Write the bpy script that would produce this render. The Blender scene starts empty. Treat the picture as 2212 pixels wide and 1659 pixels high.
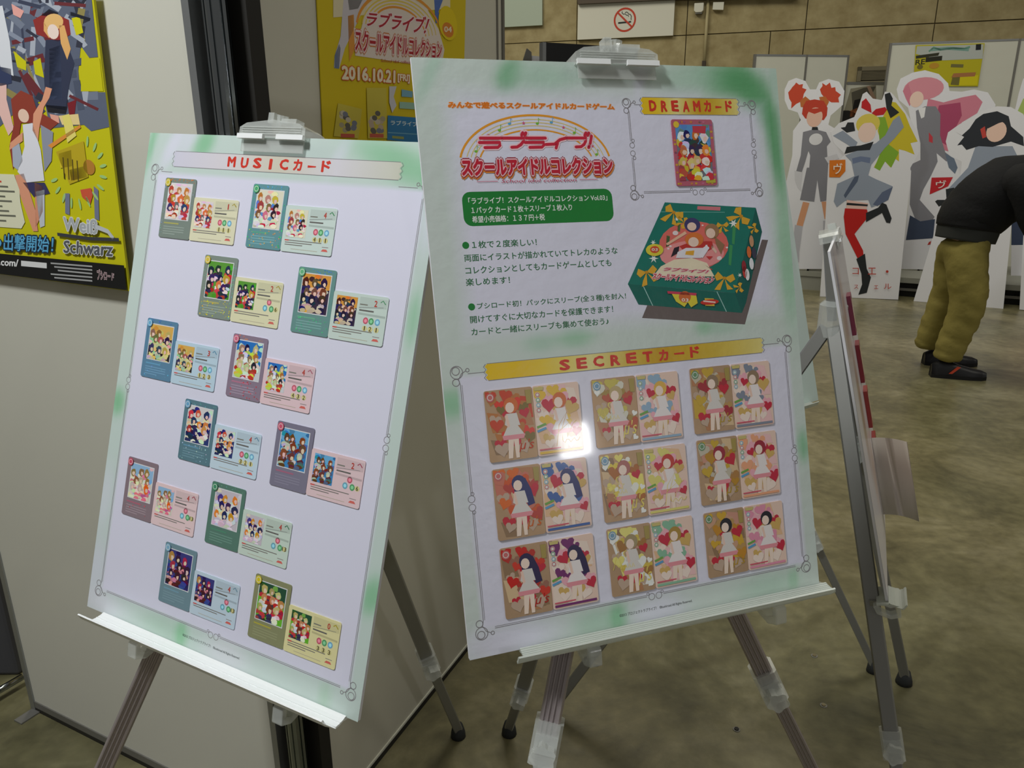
import bpy, math, random
from mathutils import Vector, Matrix
from math import sin, cos, pi, radians, sqrt
random.seed(7)
sc = bpy.context.scene
COL = sc.collection
# ---------------------------------------------------------------- camera
CX, CY, F, CAMH = 1106.0, 829.5, 1630.0, 1.38
g_ = Vector((1141 - CX, 6100 - CY, F)).normalized()          # gravity in camera axes (x right, y down, z forward)
up_ = -g_
fw_ = (Vector((0, 0, 1)) - g_ * g_.z).normalized()
rt_ = fw_.cross(up_)
def ray(x, y):
    d = Vector(((x - CX) / F, (y - CY) / F, 1.0))
    return Vector((rt_.dot(d), fw_.dot(d), up_.dot(d)))
EYE = Vector((0, 0, CAMH))
def floor(x, y, z=0.0):
    d = ray(x, y); return EYE + d * ((z - CAMH) / d.z)
def proj(p):
    v = Vector(p) - EYE; a = Vector((rt_.x, fw_.x, up_.x)).dot(v); b = Vector((rt_.y, fw_.y, up_.y)).dot(v); c = Vector((rt_.z, fw_.z, up_.z)).dot(v)
    return CX + F * a / c, CY + F * b / c
def atY(x, y, Y):
    d = ray(x, y); return EYE + d * (Y / d.y)
cam = bpy.data.cameras.new('camera'); cam.lens = F / 2212 * 36; cam.sensor_width = 36
cam.sensor_fit = 'HORIZONTAL'; cam.clip_start = 0.02
co = bpy.data.objects.new('camera', cam); COL.objects.link(co)
X = Vector((rt_.x, fw_.x, up_.x)); Yc = -Vector((rt_.y, fw_.y, up_.y)); Zc = -Vector((rt_.z, fw_.z, up_.z))
co.matrix_world = Matrix(((X.x, Yc.x, Zc.x, 0), (X.y, Yc.y, Zc.y, 0), (X.z, Yc.z, Zc.z, CAMH), (0, 0, 0, 1)))
sc.camera = co
# ---------------------------------------------------------------- world, lamps, exposure
sc.view_settings.view_transform = 'Standard'; sc.view_settings.look = 'None'
sc.view_settings.gamma = 1.0; sc.view_settings.use_curve_mapping = False
sc.view_settings.exposure = 0.06
w = bpy.data.worlds.new('hall_air'); sc.world = w; w.use_nodes = True
bg = w.node_tree.nodes['Background']; bg.inputs[0].default_value = (1.0, 0.975, 0.93, 1); bg.inputs[1].default_value = 0.13
def area(name, loc, target, size, power, color=(1, 1, 1), sy=None):
    l = bpy.data.lights.new(name, 'AREA'); l.energy = power; l.color = color; l.size = size
    if sy: l.shape = 'RECTANGLE'; l.size_y = sy
    o = bpy.data.objects.new(name, l); COL.objects.link(o); o.location = loc
    o.rotation_euler = (Vector(target) - Vector(loc)).to_track_quat('-Z', 'Y').to_euler()
    return o
area('booth_spotlight', (-1.35, 0.15, 3.3), (-0.6, 1.2, 0.9), 0.35, 52, (0.97, 1.0, 1.0))
area('hall_lamp', (1.5, 4.5, 6.5), (1.5, 4.8, 0), 3.0, 135, (1.0, 0.96, 0.82), 2.0)
area('hall_lamp', (6.0, 1.0, 6.5), (5.0, 4.0, 0), 3.0, 84, (1.0, 0.95, 0.82), 2.0)
area('hall_lamp', (-2.0, 8.0, 6.5), (-1.0, 8.5, 0), 3.0, 170, (1.0, 0.96, 0.82), 2.0)
area('side_lamp', (3.58, -3.26, 1.87), (0.2, 0.95, 1.0), 0.26, 13, (1, 1, 1))
# ---------------------------------------------------------------- materials
def lin(c):
    return tuple(((v / 255) / 12.92 if v / 255 <= 0.04045 else ((v / 255 + 0.055) / 1.055) ** 2.4) for v in c[:3]) + (1.0,)
def mat(name, col, rough=0.5, metal=0.0, trans=0.0, coat=0.0, ior=1.45, bump=0.0, bscale=30, var=0.0, vscale=6.0, alpha=1.0):
    m = bpy.data.materials.new(name); m.use_nodes = True; nt = m.node_tree; b = nt.nodes['Principled BSDF']
    c = lin(col); b.inputs['Base Color'].default_value = c
    b.inputs['Roughness'].default_value = rough; b.inputs['Metallic'].default_value = metal
    b.inputs['Transmission Weight'].default_value = trans; b.inputs['Coat Weight'].default_value = coat
    b.inputs['Coat Roughness'].default_value = 0.06; b.inputs['IOR'].default_value = ior; b.inputs['Alpha'].default_value = alpha
    tc = nt.nodes.new('ShaderNodeTexCoord')
    if var:
        n = nt.nodes.new('ShaderNodeTexNoise'); n.inputs['Scale'].default_value = vscale; n.inputs['Detail'].default_value = 5
        nt.links.new(tc.outputs['Object'], n.inputs['Vector'])
        mx = nt.nodes.new('ShaderNodeMix'); mx.data_type = 'RGBA'
        mx.inputs[6].default_value = tuple(v * (1 - var) for v in c[:3]) + (1,); mx.inputs[7].default_value = tuple(min(1, v * (1 + var)) for v in c[:3]) + (1,)
        nt.links.new(n.outputs['Fac'], mx.inputs[0]); nt.links.new(mx.outputs[2], b.inputs['Base Color'])
    if bump:
        n2 = nt.nodes.new('ShaderNodeTexNoise'); n2.inputs['Scale'].default_value = bscale; n2.inputs['Detail'].default_value = 3
        nt.links.new(tc.outputs['Object'], n2.inputs['Vector'])
        bp = nt.nodes.new('ShaderNodeBump'); bp.inputs['Strength'].default_value = bump; bp.inputs['Distance'].default_value = 0.01
        nt.links.new(n2.outputs['Fac'], bp.inputs['Height']); nt.links.new(bp.outputs[0], b.inputs['Normal'])
    return m
def print_mat(name, rough=0.35, coat=0.0, metal=0.0, bump=0.0, spec=0.5):
    m = mat(name, (200, 200, 200), rough, metal, coat=coat, bump=bump, bscale=45)
    nt = m.node_tree; a = nt.nodes.new('ShaderNodeAttribute'); a.attribute_name = 'ink'
    nt.links.new(a.outputs['Color'], nt.nodes['Principled BSDF'].inputs['Base Color'])
    nt.nodes['Principled BSDF'].inputs['Specular IOR Level'].default_value = spec
    return m
PRINT = print_mat('laminated_print', 0.42, 0.25, bump=0.015)
GLOSS = print_mat('glossy_laminated_print', 0.3, 0.6, bump=0.07)
PAPER = print_mat('paper_print', 0.6)
FOIL = print_mat('foil_print', 0.35, 0.4, 0.22, bump=0.03)
CARDP = print_mat('card_print', 0.3, 0.3, 0.0)
M = dict(
    foam=mat('white_foam_board', (232, 232, 238), 0.6),
    panel=mat('cream_partition_panel', (205, 203, 190), 0.55, var=0.03, vscale=2.5),
    panel2=mat('grey_cream_partition_panel', (205, 202, 186), 0.5, var=0.07, vscale=3.5),
    farpanel=mat('white_partition_panel', (214, 214, 200), 0.6, var=0.03),
    alu=mat('aluminium', (158, 160, 160), 0.35, 0.7, var=0.05),
    chrome=mat('polished_steel_post', (150, 156, 158), 0.14, 1.0),
    dark=mat('dark_recess', (34, 32, 28), 0.6),
    greymetal=mat('grey_metal', (128, 126, 120), 0.45, 0.4, var=0.06),
    leg=mat('grey_leg_tube', (150, 150, 146), 0.42, 0.6, var=0.05),
    legrib=mat('ribbed_grey_leg', (170, 160, 160), 0.42, 0.5, var=0.05),
    rubber=mat('black_rubber', (42, 44, 44), 0.7),
    clear=mat('clear_acrylic', (226, 230, 226), 0.18, alpha=0.42, bump=0.1, bscale=90, coat=.3),
    glare_white=mat('glare_white_acrylic', (250, 252, 252), 0.35, coat=0.6),  # opaque white puts lamp glare on clear plastic into the colour
    frost=mat('frosted_acrylic', (214, 220, 212), 0.25, coat=0.3, alpha=.72),
    concrete=None, floorm=None, joint=mat('dark_joint', (84, 74, 50), 0.9),
    smoky=mat('smoky_acrylic', (214, 216, 212), .25, alpha=.4), leak=mat('dark_case', (70, 70, 74), .6),
    black=mat('black_plastic', (20, 20, 22), 0.4),
    white=mat('white_sign', (222, 220, 205), 0.6),
    paleglass=mat('pale_green_panel', (178, 190, 172), 0.5),
    brown=mat('brown_duct', (88, 76, 62), 0.6),
    skin=mat('skin', (205, 160, 130), 0.55), khaki=mat('khaki_cotton', (138, 126, 62), 0.85, bump=0.6, bscale=14, var=0.16, vscale=9),
    sweater=mat('black_knit', (17, 17, 19), 0.9, bump=0.3, bscale=40), hem=mat('dark_grey_cloth', (52, 54, 52), 0.9),
    shoe=mat('black_shoe', (24, 24, 27), 0.45), sole=mat('black_sole', (14, 14, 15), 0.6), stripe=mat('red_shoe_stripe', (200, 70, 40), 0.5),
    hair=mat('black_hair', (22, 19, 18), 0.6),
    paper=mat('white_paper', (235, 228, 220), 0.6),
    bolt=mat('steel_bolt', (170, 160, 130), 0.3, 0.9),
    deck=mat('dark_stage_front', (50, 49, 44), 0.6), deckl=mat('grey_stage_panel', (150, 150, 138), 0.6),
    vent=mat('olive_vent_metal', (120, 112, 88), 0.6),
)
def concrete_mat():
    m = bpy.data.materials.new('board_marked_concrete'); m.use_nodes = True; nt = m.node_tree; b = nt.nodes['Principled BSDF']; b.inputs['Roughness'].default_value = 0.8
    tc = nt.nodes.new('ShaderNodeTexCoord'); mp = nt.nodes.new('ShaderNodeMapping'); mp.inputs['Scale'].default_value = (3.2, 3.2, 0.45)
    n = nt.nodes.new('ShaderNodeTexNoise'); n.inputs['Scale'].default_value = 1.3; n.inputs['Detail'].default_value = 7; n.inputs['Roughness'].default_value = 0.6
    r = nt.nodes.new('ShaderNodeValToRGB'); e = r.color_ramp.elements
    e[0].position = 0.3; e[0].color = lin((146, 130, 88)); e[1].position = 0.72; e[1].color = lin((182, 168, 126))
    nt.links.new(tc.outputs['Object'], mp.inputs[0]); nt.links.new(mp.outputs[0], n.inputs['Vector']); nt.links.new(n.outputs['Fac'], r.inputs[0]); nt.links.new(r.outputs[0], b.inputs['Base Color'])
    return m
def floor_mat():
    m = bpy.data.materials.new('polished_stained_concrete'); m.use_nodes = True; nt = m.node_tree; b = nt.nodes['Principled BSDF']
    tc = nt.nodes.new('ShaderNodeTexCoord')
    n = nt.nodes.new('ShaderNodeTexNoise'); n.inputs['Scale'].default_value = 2.3; n.inputs['Detail'].default_value = 9; n.inputs['Roughness'].default_value = 0.68; n.inputs['Distortion'].default_value = 0.6
    r = nt.nodes.new('ShaderNodeValToRGB'); e = r.color_ramp.elements
    e[0].position = 0.28; e[0].color = lin((82, 78, 56)); e[1].position = 0.75; e[1].color = lin((160, 152, 122))
    x = e.new(0.5); x.color = lin((124, 117, 86))
    n2 = nt.nodes.new('ShaderNodeTexNoise'); n2.inputs['Scale'].default_value = 22; n2.inputs['Detail'].default_value = 6
    mx = nt.nodes.new('ShaderNodeMix'); mx.data_type = 'RGBA'; mx.blend_type = 'OVERLAY'; mx.inputs[0].default_value = 0.45
    vo = nt.nodes.new('ShaderNodeTexNoise'); vo.inputs['Scale'].default_value = 0.9; vo.inputs['Detail'].default_value = 2
    r2 = nt.nodes.new('ShaderNodeValToRGB'); r2.color_ramp.elements[0].position = 0.42; r2.color_ramp.elements[0].color = (0.6, 0.64, 0.6, 1); r2.color_ramp.elements[1].position = 0.6; r2.color_ramp.elements[1].color = (1, 1, 1, 1)
    m2 = nt.nodes.new('ShaderNodeMix'); m2.data_type = 'RGBA'; m2.blend_type = 'MULTIPLY'; m2.inputs[0].default_value = 0.7
    for q in (n, n2, vo): nt.links.new(tc.outputs['Object'], q.inputs['Vector'])
    nt.links.new(n.outputs['Fac'], r.inputs[0]); nt.links.new(r.outputs[0], mx.inputs[6]); nt.links.new(n2.outputs['Fac'], mx.inputs[7])
    nt.links.new(vo.outputs['Fac'], r2.inputs[0]); nt.links.new(mx.outputs[2], m2.inputs[6]); nt.links.new(r2.outputs[0], m2.inputs[7])
    nt.links.new(m2.outputs[2], b.inputs['Base Color'])
    b.inputs['Roughness'].default_value = 0.36; b.inputs['Specular IOR Level'].default_value = 0.5
    bp = nt.nodes.new('ShaderNodeBump'); bp.inputs['Strength'].default_value = 0.1; bp.inputs['Distance'].default_value = 0.01
    nt.links.new(n2.outputs['Fac'], bp.inputs['Height']); nt.links.new(bp.outputs[0], b.inputs['Normal'])
    return m
M['concrete'] = concrete_mat(); M['floorm'] = floor_mat()
# ---------------------------------------------------------------- mesh helpers
def tag(o, label=None, cat=None, group=None, kind=None):
    if label: o['label'] = label
    if cat: o['category'] = cat
    if group: o['group'] = group
    if kind: o['kind'] = kind
    return o
def empty(name, loc=(0, 0, 0), mw=None):
    o = bpy.data.objects.new(name, None); COL.objects.link(o); o.empty_display_size = 0.05
    if mw is not None: o.matrix_world = mw
    else: o.location = loc
    return o
class MB:
    """collects geometry; build() links it as ONE mesh object"""
    def __init__(s): s.v = []; s.f = []; s.c = []; s.pr = []
    def add(s, vs, fs, col=None):
        n = len(s.v); s.v += [tuple(p) for p in vs]; s.f += [tuple(i + n for i in f) for f in fs]
        s.c += [lin(col) if col else (0.8, 0.8, 0.8, 1)] * len(vs)
        return s
    def addc(s, vs, fs, cols):
        n = len(s.v); s.v += [tuple(p) for p in vs]; s.f += [tuple(i + n for i in f) for f in fs]; s.c += [lin(c) for c in cols]; return s
    def box(s, a, b, col=None):
        (x0, y0, z0), (x1, y1, z1) = a, b
        vs = [(x, y, z) for x in (x0, x1) for y in (y0, y1) for z in (z0, z1)]
        return s.add(vs, [(0, 1, 3, 2), (4, 6, 7, 5), (0, 4, 5, 1), (2, 3, 7, 6), (0, 2, 6, 4), (1, 5, 7, 3)], col)
    def prism(s, pts, z0, z1, col=None):
        n = len(pts); vs = [(x, y, z0) for x, y in pts] + [(x, y, z1) for x, y in pts]
        ar = sum(pts[i][0] * pts[(i + 1) % n][1] - pts[(i + 1) % n][0] * pts[i][1] for i in range(n))
        a, b = list(range(n)), list(range(n, 2 * n))
        if ar > 0: fs = [tuple(a[::-1]), tuple(b)] + [(i, (i + 1) % n, n + (i + 1) % n, n + i) for i in range(n)]
        else: fs = [tuple(a), tuple(b[::-1])] + [(i, n + i, n + (i + 1) % n, (i + 1) % n) for i in range(n)]
        return s.add(vs, fs, col)
    def flat(s, pts, z, col):
        s.pr += range(len(s.v), len(s.v) + len(pts)); n = len(pts); ar = sum(pts[i][0] * pts[(i + 1) % n][1] - pts[(i + 1) % n][0] * pts[i][1] for i in range(n))
        idx = tuple(range(n)) if ar > 0 else tuple(range(n))[::-1]
        return s.add([(x, y, z) for x, y in pts], [idx], col)
    def ell(s, cx, cy, rx, ry, z, col, n=18, rot=0.0):
        return s.flat([(cx + rx * cos(t) * cos(rot) - ry * sin(t) * sin(rot), cy + rx * cos(t) * sin(rot) + ry * sin(t) * cos(rot)) for t in [2 * pi * i / n for i in range(n)]], z, col)
    def line(s, pts, w, z, col, closed=False):
        n = len(pts); L = []; R = []
        for i in range(n):
            a = pts[(i - 1) % n] if (closed or i > 0) else pts[i]; b = pts[(i + 1) % n] if (closed or i < n - 1) else pts[i]
            dx, dy = b[0] - a[0], b[1] - a[1]; l = sqrt(dx * dx + dy * dy) or 1
            nx, ny = -dy / l * w / 2, dx / l * w / 2
            L.append((pts[i][0] + nx, pts[i][1] + ny, z)); R.append((pts[i][0] - nx, pts[i][1] - ny, z))
        vs = L + R; fs = []; s.pr += range(len(s.v), len(s.v) + len(vs))
        for i in range(n if closed else n - 1):
            j = (i + 1) % n; fs.append((n + i, n + j, j, i))
        return s.add(vs, fs, col)
    def ring(s, cx, cy, r, w, z, col, a0=0, a1=2 * pi, n=20, ry=None):
        ry = ry or r
        full = abs(a1 - a0 - 2 * pi) < 1e-6
        pts = [(cx + r * cos(a0 + (a1 - a0) * i / n), cy + ry * sin(a0 + (a1 - a0) * i / n)) for i in range(n if full else n + 1)]
        return s.line(pts, w, z, col, full)
    def tube(s, pts, rad, n=10, caps=True, col=None):
        """swept tube through 3D points; rad: number or list"""
        P = [Vector(p) for p in pts]; k = len(P); rad = rad if isinstance(rad, (list, tuple)) else [rad] * k
        T = [(P[min(i + 1, k - 1)] - P[max(i - 1, 0)]).normalized() for i in range(k)]
        u = T[0].orthogonal().normalized(); vs = []
        for i in range(k):
            u = (u - T[i] * u.dot(T[i])).normalized(); v = T[i].cross(u)
            vs += [P[i] + (u * cos(2 * pi * j / n) + v * sin(2 * pi * j / n)) * rad[i] for j in range(n)]
        fs = [(i * n + j, i * n + (j + 1) % n, (i + 1) * n + (j + 1) % n, (i + 1) * n + j) for i in range(k - 1) for j in range(n)]
        if caps: fs += [tuple(range(n))[::-1], tuple(range((k - 1) * n, k * n))]
        return s.add(vs, fs, col)
    def sweep(s, prof, a, b, upv):
        """closed 2-D profile swept straight from a to b; prof x along side axis, y along upv"""
        a = Vector(a); b = Vector(b); t = (b - a).normalized(); upv = Vector(upv); upv = (upv - t * upv.dot(t)).normalized(); sd = upv.cross(t)
        n = len(prof); vs = [p + sd * x + upv * y for p in (a, b) for x, y in prof]
        fs = [(i, (i + 1) % n, n + (i + 1) % n, n + i) for i in range(n)] + [tuple(range(n))[::-1], tuple(range(n, 2 * n))]
        return s.add(vs, fs)
    def build(s, name, m, parent=None, smooth=False, mw=None, bevel=0):
        if s.pr:                                 # ink layers lie within microns of each other
            mz = min(s.v[i][2] for i in s.pr); base = .0017 if .0016 < mz < .0030 else .0006 if .0005 < mz < .0016 else mz
            for i in s.pr: s.v[i] = (s.v[i][0], s.v[i][1], base + (s.v[i][2] - base) * .25 - (.0002 if base == .0006 else 0))
        me = bpy.data.meshes.new(name); me.from_pydata(s.v, [], s.f); me.update()
        at = me.color_attributes.new('ink', 'FLOAT_COLOR', 'POINT')
        at.data.foreach_set('color', [x for c in s.c for x in c])
        me.materials.append(m)
        if smooth: me.polygons.foreach_set('use_smooth', [True] * len(me.polygons))
        o = bpy.data.objects.new(name, me); COL.objects.link(o)
        if parent: o.parent = parent
        if mw is not None: o.matrix_world = mw
        if bevel:
            b = o.modifiers.new('b', 'BEVEL'); b.width = bevel; b.segments = 2; b.limit_method = 'ANGLE'
        return o
# text -> flat triangles in a unit box (0..1, y down), cached
_tc = {}
def glyphs(body, off=0.0, shear=0.0, space=1.0):
    k = (body, round(off, 4), shear, space)
    if k not in _tc:
        t = bpy.data.curves.new('lettering', 'FONT'); t.body = body; t.offset = off; t.shear = shear; t.resolution_u = 2; t.fill_mode = 'FRONT'; t.space_character = space
        o = bpy.data.objects.new('lettering', t); COL.objects.link(o)
        dg = bpy.context.evaluated_depsgraph_get(); me = bpy.data.meshes.new_from_object(o.evaluated_get(dg))
        vs = [tuple(v.co) for v in me.vertices]; fs = [tuple(p.vertices) for p in me.polygons]
        bpy.data.objects.remove(o); bpy.data.curves.remove(t); bpy.data.meshes.remove(me)
        _tc[k] = (vs, fs)
    return _tc[k]
def text(mb, body, fn, z, col, off=0.012, shear=0.0, ref=None, space=1.0):
    """fn maps (0..1, 0..1 top-down) of the text box to plane coordinates; off = stroke thickening"""
    vs, fs = glyphs(body, 0.0, shear, space); r0 = 0.012 if ref is None else ref
    x0 = min(p[0] for p in vs) - r0; x1 = max(p[0] for p in vs) + r0; y0 = min(p[1] for p in vs) - r0; y1 = max(p[1] for p in vs) + r0
    if off < .008: sh_ = [(0, 0)]
    elif off < .035: sh_ = [(off, off * .5), (-off, off * .5), (0, -off)]
    else: sh_ = [(off * cos(k * pi / 4), off * sin(k * pi / 4)) for k in range(8)] + ([(off * .5 * cos(k * pi / 2 + .4), off * .5 * sin(k * pi / 2 + .4)) for k in range(4)] if off > .07 else [])
    for k, (dx, dy) in enumerate(sh_):
        out = [fn((p[0] + dx - x0) / (x1 - x0), (y1 - p[1] - dy) / (y1 - y0)) + (z + k * .000008,) for p in vs]
        fl = []
        for f in fs:
            ar = sum(out[f[i]][0] * out[f[(i + 1) % len(f)]][1] - out[f[(i + 1) % len(f)]][0] * out[f[i]][1] for i in range(len(f)))
            fl.append(f if ar > 0 else f[::-1])
        mb.pr += range(len(mb.v), len(mb.v) + len(out)); mb.add(out, fl, col)
def rect(x0, y0, x1, y1):
    return lambda s, t: (x0 + (x1 - x0) * s, y0 + (y1 - y0) * t)
def quadf(q):
    (a, b, c, d) = q   # TL TR BR BL
    return lambda s, t: tuple((a[i] * (1 - s) + b[i] * s) * (1 - t) + (d[i] * (1 - s) + c[i] * s) * t for i in (0, 1))
class Plane:
    """a flat thing in the room: origin o, right r, up u, normal n; turns a sight line into a point on it"""
    def __init__(s, o, r, u):
        s.o = Vector(o); s.r = Vector(r).normalized(); s.u = Vector(u).normalized(); s.n = s.r.cross(s.u).normalized()
    def at(s, x, y):
        d = ray(x, y); t = (s.o - EYE).dot(s.n) / d.dot(s.n); p = EYE + d * t - s.o
        return (p.dot(s.r), p.dot(s.u))
    def mw(s):
        return Matrix(((s.r.x, s.u.x, s.n.x, s.o.x), (s.r.y, s.u.y, s.n.y, s.o.y), (s.r.z, s.u.z, s.n.z, s.o.z), (0, 0, 0, 1)))
    def w(s, a, b, c=0.0): return s.o + s.r * a + s.u * b + s.n * c
def zm(pl, ox, oy, sx):
    """coordinates read off an enlarged detail -> plane"""
    return lambda x, y: pl.at(ox + x / sx, oy + y / sx)
# ---------------------------------------------------------------- the room
fl = MB()
fl.box((-8, -5, -0.06), (14, 16, 0.0)); tag(fl.build('floor', M['floorm']), 'grey olive polished concrete hall floor', kind='structure')
# back concrete wall from the joint line z = 2.75
JZ = 2.9
pa = floor(1085, 95, JZ); pb = floor(2212, 41, JZ)
wr = (Vector((pb.x, pb.y, 0)) - Vector((pa.x, pa.y, 0))).normalized()
WB = Plane((pa.x, pa.y, 0), wr, (0, 0, 1))
wall = MB(); wall.box((-14, 0, -0.25), (14, 7.0, -0.03)); wo = wall.build('wall_back', M['joint'], mw=WB.mw()); tag(wo, kind='structure', label='olive brown concrete wall of the hall with panel joints')
xj = [WB.at(x, 60)[0] for x in (1246, 1502, 1758, 2018)]
st = (xj[3] - xj[0]) / 3
def piece(a0, b0, a1, b1):
    p = MB(); d = 0.006 * random.random(); p.box((a0 + 0.006, b0 + 0.006, -0.03), (a1 - 0.006, b1 - 0.006, -d)); return p.build('concrete_panel', M['concrete'], wo)
for row in range(5):
    z0, z1 = JZ - 2 + row * 1.0, JZ - 1 + row * 1.0
    if row == 0: z0 = 0
    if row == 4: z1 = 7.0
    for k in range(-4, 7):
        a0 = xj[0] + k * st
        if row in (0, 1) and k == 1:
            xm = WB.at(1663, 90)[0]; piece(a0, z0, xm, z1); piece(xm, z0, a0 + st, z1)
        else: piece(a0, z0, a0 + st, z1)
# booth partition: front panel (wall_left) and side panel (wall_right)
A = floor(73, 1531); B = floor(319, 1656); A.z = B.z = 0
dA = (B - A).normalized(); WL = Plane(A, dA, (0, 0, 1))
def onx(pl, x, y): return pl.at(x, y)[0]
aR = onx(WL, 397, 0)                        # right end of the front panel
wl = MB(); wl.box((0.014, 0.03, -0.02), (aR, 2.7, 0.0)); wlo = wl.build('wall_left', M['panel'], mw=WL.mw()); tag(wlo, 'cream partition panel behind the left easel', kind='structure')
q = MB(); q.box((-0.004, 0.0, -0.03), (0.014, 2.7, 0.004)); q.build('end_post', M['alu'], wlo)
q = MB(); q.box((0.014, 0.0, -0.03), (aR, 0.012, 0.003)); q.build('base_rail', M['dark'], wlo)
q = MB(); q.box((0.014, 0.012, -0.03), (aR, 0.03, 0.003)); q.build('base_rail', M['greymetal'], wlo)
q = MB(); q.box((aR, 0.0, -0.035), (aR + 0.015, 2.7, 0.006)); q.build('corner_trim', M['alu'], wlo)
q = MB(); q.box((0.03, -0.0, -0.16), (0.0, 0.004, 0.05)); q.build('foot_plate', M['greymetal'], wlo)
C0 = floor(805, 1659); C1 = floor(1007, 1406); C0.z = C1.z = 0
dC = (C1 - C0).normalized(); WR = Plane(C0 - dC * 0.18, dC, (0, 0, 1))
bR = onx(WR, 1083, 60)
wr_ = MB(); wr_.box((0.0, 0.02, -0.03), (bR, 2.7, 0.0)); wro = wr_.build('wall_right', M['panel2'], mw=WR.mw()); tag(wro, 'shaded partition panel running back beside the right easel', kind='structure')
q = MB(); q.box((0, 0, -0.03), (bR, 0.014, 0.004)); q.build('base_rail', M['dark'], wro)
q = MB(); q.box((0, 0.014, -0.03), (bR, 0.02, 0.003)); q.build('base_rail', M['farpanel'], wro)
q = MB(); q.box((-.002, 0, -0.035), (.020, 2.7, .004)); q.build('corner_trim', M['alu'], wro)
q = MB(); q.box((bR, 0, -0.035), (bR + 0.012, 2.7, 0.004)); q.build('end_post', M['greymetal'], wro)
q = MB(); q.box((bR - 0.03, 0.02, 0.0), (bR - 0.022, 2.7, 0.002)); q.build('edge_groove', M['greymetal'], wro)
# corner column: grooved octagonal post in a dark slot
cp = WL.w(aR + 0.050, 0, -0.012)
post = empty('system_post', cp); tag(post, 'shiny grooved metal corner post between the two partition panels', 'post')
q = MB(); oc = [(0.019 * cos(2 * pi * (i + .5) / 8), 0.019 * sin(2 * pi * (i + .5) / 8)) for i in range(8)]
prof = []
for i in range(8):
    a, b = Vector(oc[i]), Vector(oc[(i + 1) % 8]); t = b - a; n_ = Vector((-t.y, t.x)).normalized()
    prof += [tuple(a), tuple(a + t * .36), tuple(a + t * .4 + n_ * .004), tuple(a + t * .6 + n_ * .004), tuple(a + t * .64)]
q.prism(prof, 0, 2.75); q.build('post_core', M['chrome'], post)
q = MB(); q.box((-0.024, -0.024, 0), (0.024, 0.024, 0.01)); q.build('post_base', M['greymetal'], post)
bk = MB(); d0 = WL.w(aR - 0.0, 0, -0.07); d1 = WL.w(aR + 0.21, 0, -0.07)
bk.box((0, 0, 0), (0.083, 2.72, 0.03)); tag(bk.build('gap_shade', M['dark'], mw=Plane(d0, WL.r, (0, 0, 1)).mw()), 'dark strip painting the shaded gap behind the corner post', kind='structure')  # dark strip stands in for shade in the corner gap
# things glimpsed behind the front panel, lower left
bx = floor(-30, 1440); sb = empty('storage_box', (bx.x - .12, bx.y + .12, 0)); tag(sb, 'dark grey storage case behind the partition at the left edge', 'box')
q = MB(); q.box((-.24, -.16, 0.0), (.24, .16, .34)); q.build('case_body', M['leak'], sb, bevel=.01)
q = MB(); q.box((-.245, -.165, .34), (.245, .165, .38)); q.build('case_lid', mat('blue_grey_lid', (120, 130, 138), .5), sb, bevel=.01)
e0 = floor(48, 1462, 0.03); e1 = floor(-60, 1525, 0.03); q = MB(); q.tube([e1, e0], .009, 12); tag(q.build('floor_rail', M['chrome'], smooth=True), 'chrome tube lying on the floor behind the partition', 'tube')
# far partitions
def pane(x0, x1, yt, H, name, label, m, joint=None, low=0.0):
    p0 = floor(x0, yt[0], H); p1 = floor(x1, yt[1], H); p0.z = p1.z = 0
    pl = Plane(p0, (p1 - p0), (0, 0, 1)); W = (p1 - p0).length
    root = empty(name, mw=pl.mw()); tag(root, label, 'partition')
    xs = [0] + ([pl.at(j, 200)[0] for j in joint] if joint else []) + [W]
    for a, b in zip(xs[:-1], xs[1:]):
        k = MB(); k.box((a + .008, low, -.02), (b - .008, H - .012, 0)); k.build('panel', m, root)
    for a in xs:
        k = MB(); k.box((a - .012, 0, -.03), (a + .012, H, .006)); k.build('post', M['greymetal'], root)
    k = MB(); k.box((0, H - .02, -.03), (W, H, .005)); k.build('top_rail', M['alu'], root)
    return pl, root
PLl, _ = pane(1632, 1833, (117, 119), 2.4, 'partition_screen', 'white two-panel partition behind the red-haired standee', M['farpanel'], [1735])
PLr, _ = pane(1925, 2330, (93, 79), 2.5, 'partition_screen', 'white partition with the yellow poster behind the pink-haired standee', M['farpanel'], [2183])
PLm = Plane(PLl.w(PLl.at(1834, 250)[0], 0, -.12), PLl.r, (0, 0, 1))
mh = PLm.at(1870, 183)[1]; mwid = PLm.at(1925, 183)[0]
root = empty('low_partition', mw=PLm.mw()); tag(root, 'low white partition between the two tall white ones', 'partition')
q = MB(); q.box((0, 0, -.02), (mwid, mh, 0)); q.build('panel', M['farpanel'], root)
q = MB(); q.box((0, mh, -.03), (mwid, mh + .03, .006)); q.build('top_rail', M['alu'], root)
sp = MB(); f = zm(PLm, 1680, 150, 3.017)
sp.flat([f(475, 125), f(640, 100), f(645, 330), f(410, 345), f(430, 280)], .002, (150, 145, 125))
sp.flat([f(480, 150), f(560, 120), f(640, 110), f(600, 190), f(540, 250), f(490, 290)], .003, (88, 84, 72))
sp.flat([f(500, 200), f(540, 190), f(520, 260), f(480, 290)], .004, (20, 18, 18)); sp.flat([f(470, 270), f(520, 250), f(500, 310), f(470, 310)], .004, (150, 90, 50))
sp.ell(*f(440, 325), .16, .1, .004, (25, 24, 22)); sp.flat([f(580, 110), f(600, 105), f(640, 190), f(620, 210)], .004, (170, 140, 120))
o = sp.build('wall_print', PAPER, mw=PLm.mw()); tag(o, 'dark grey picture sheet on the low partition', 'poster')
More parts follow.
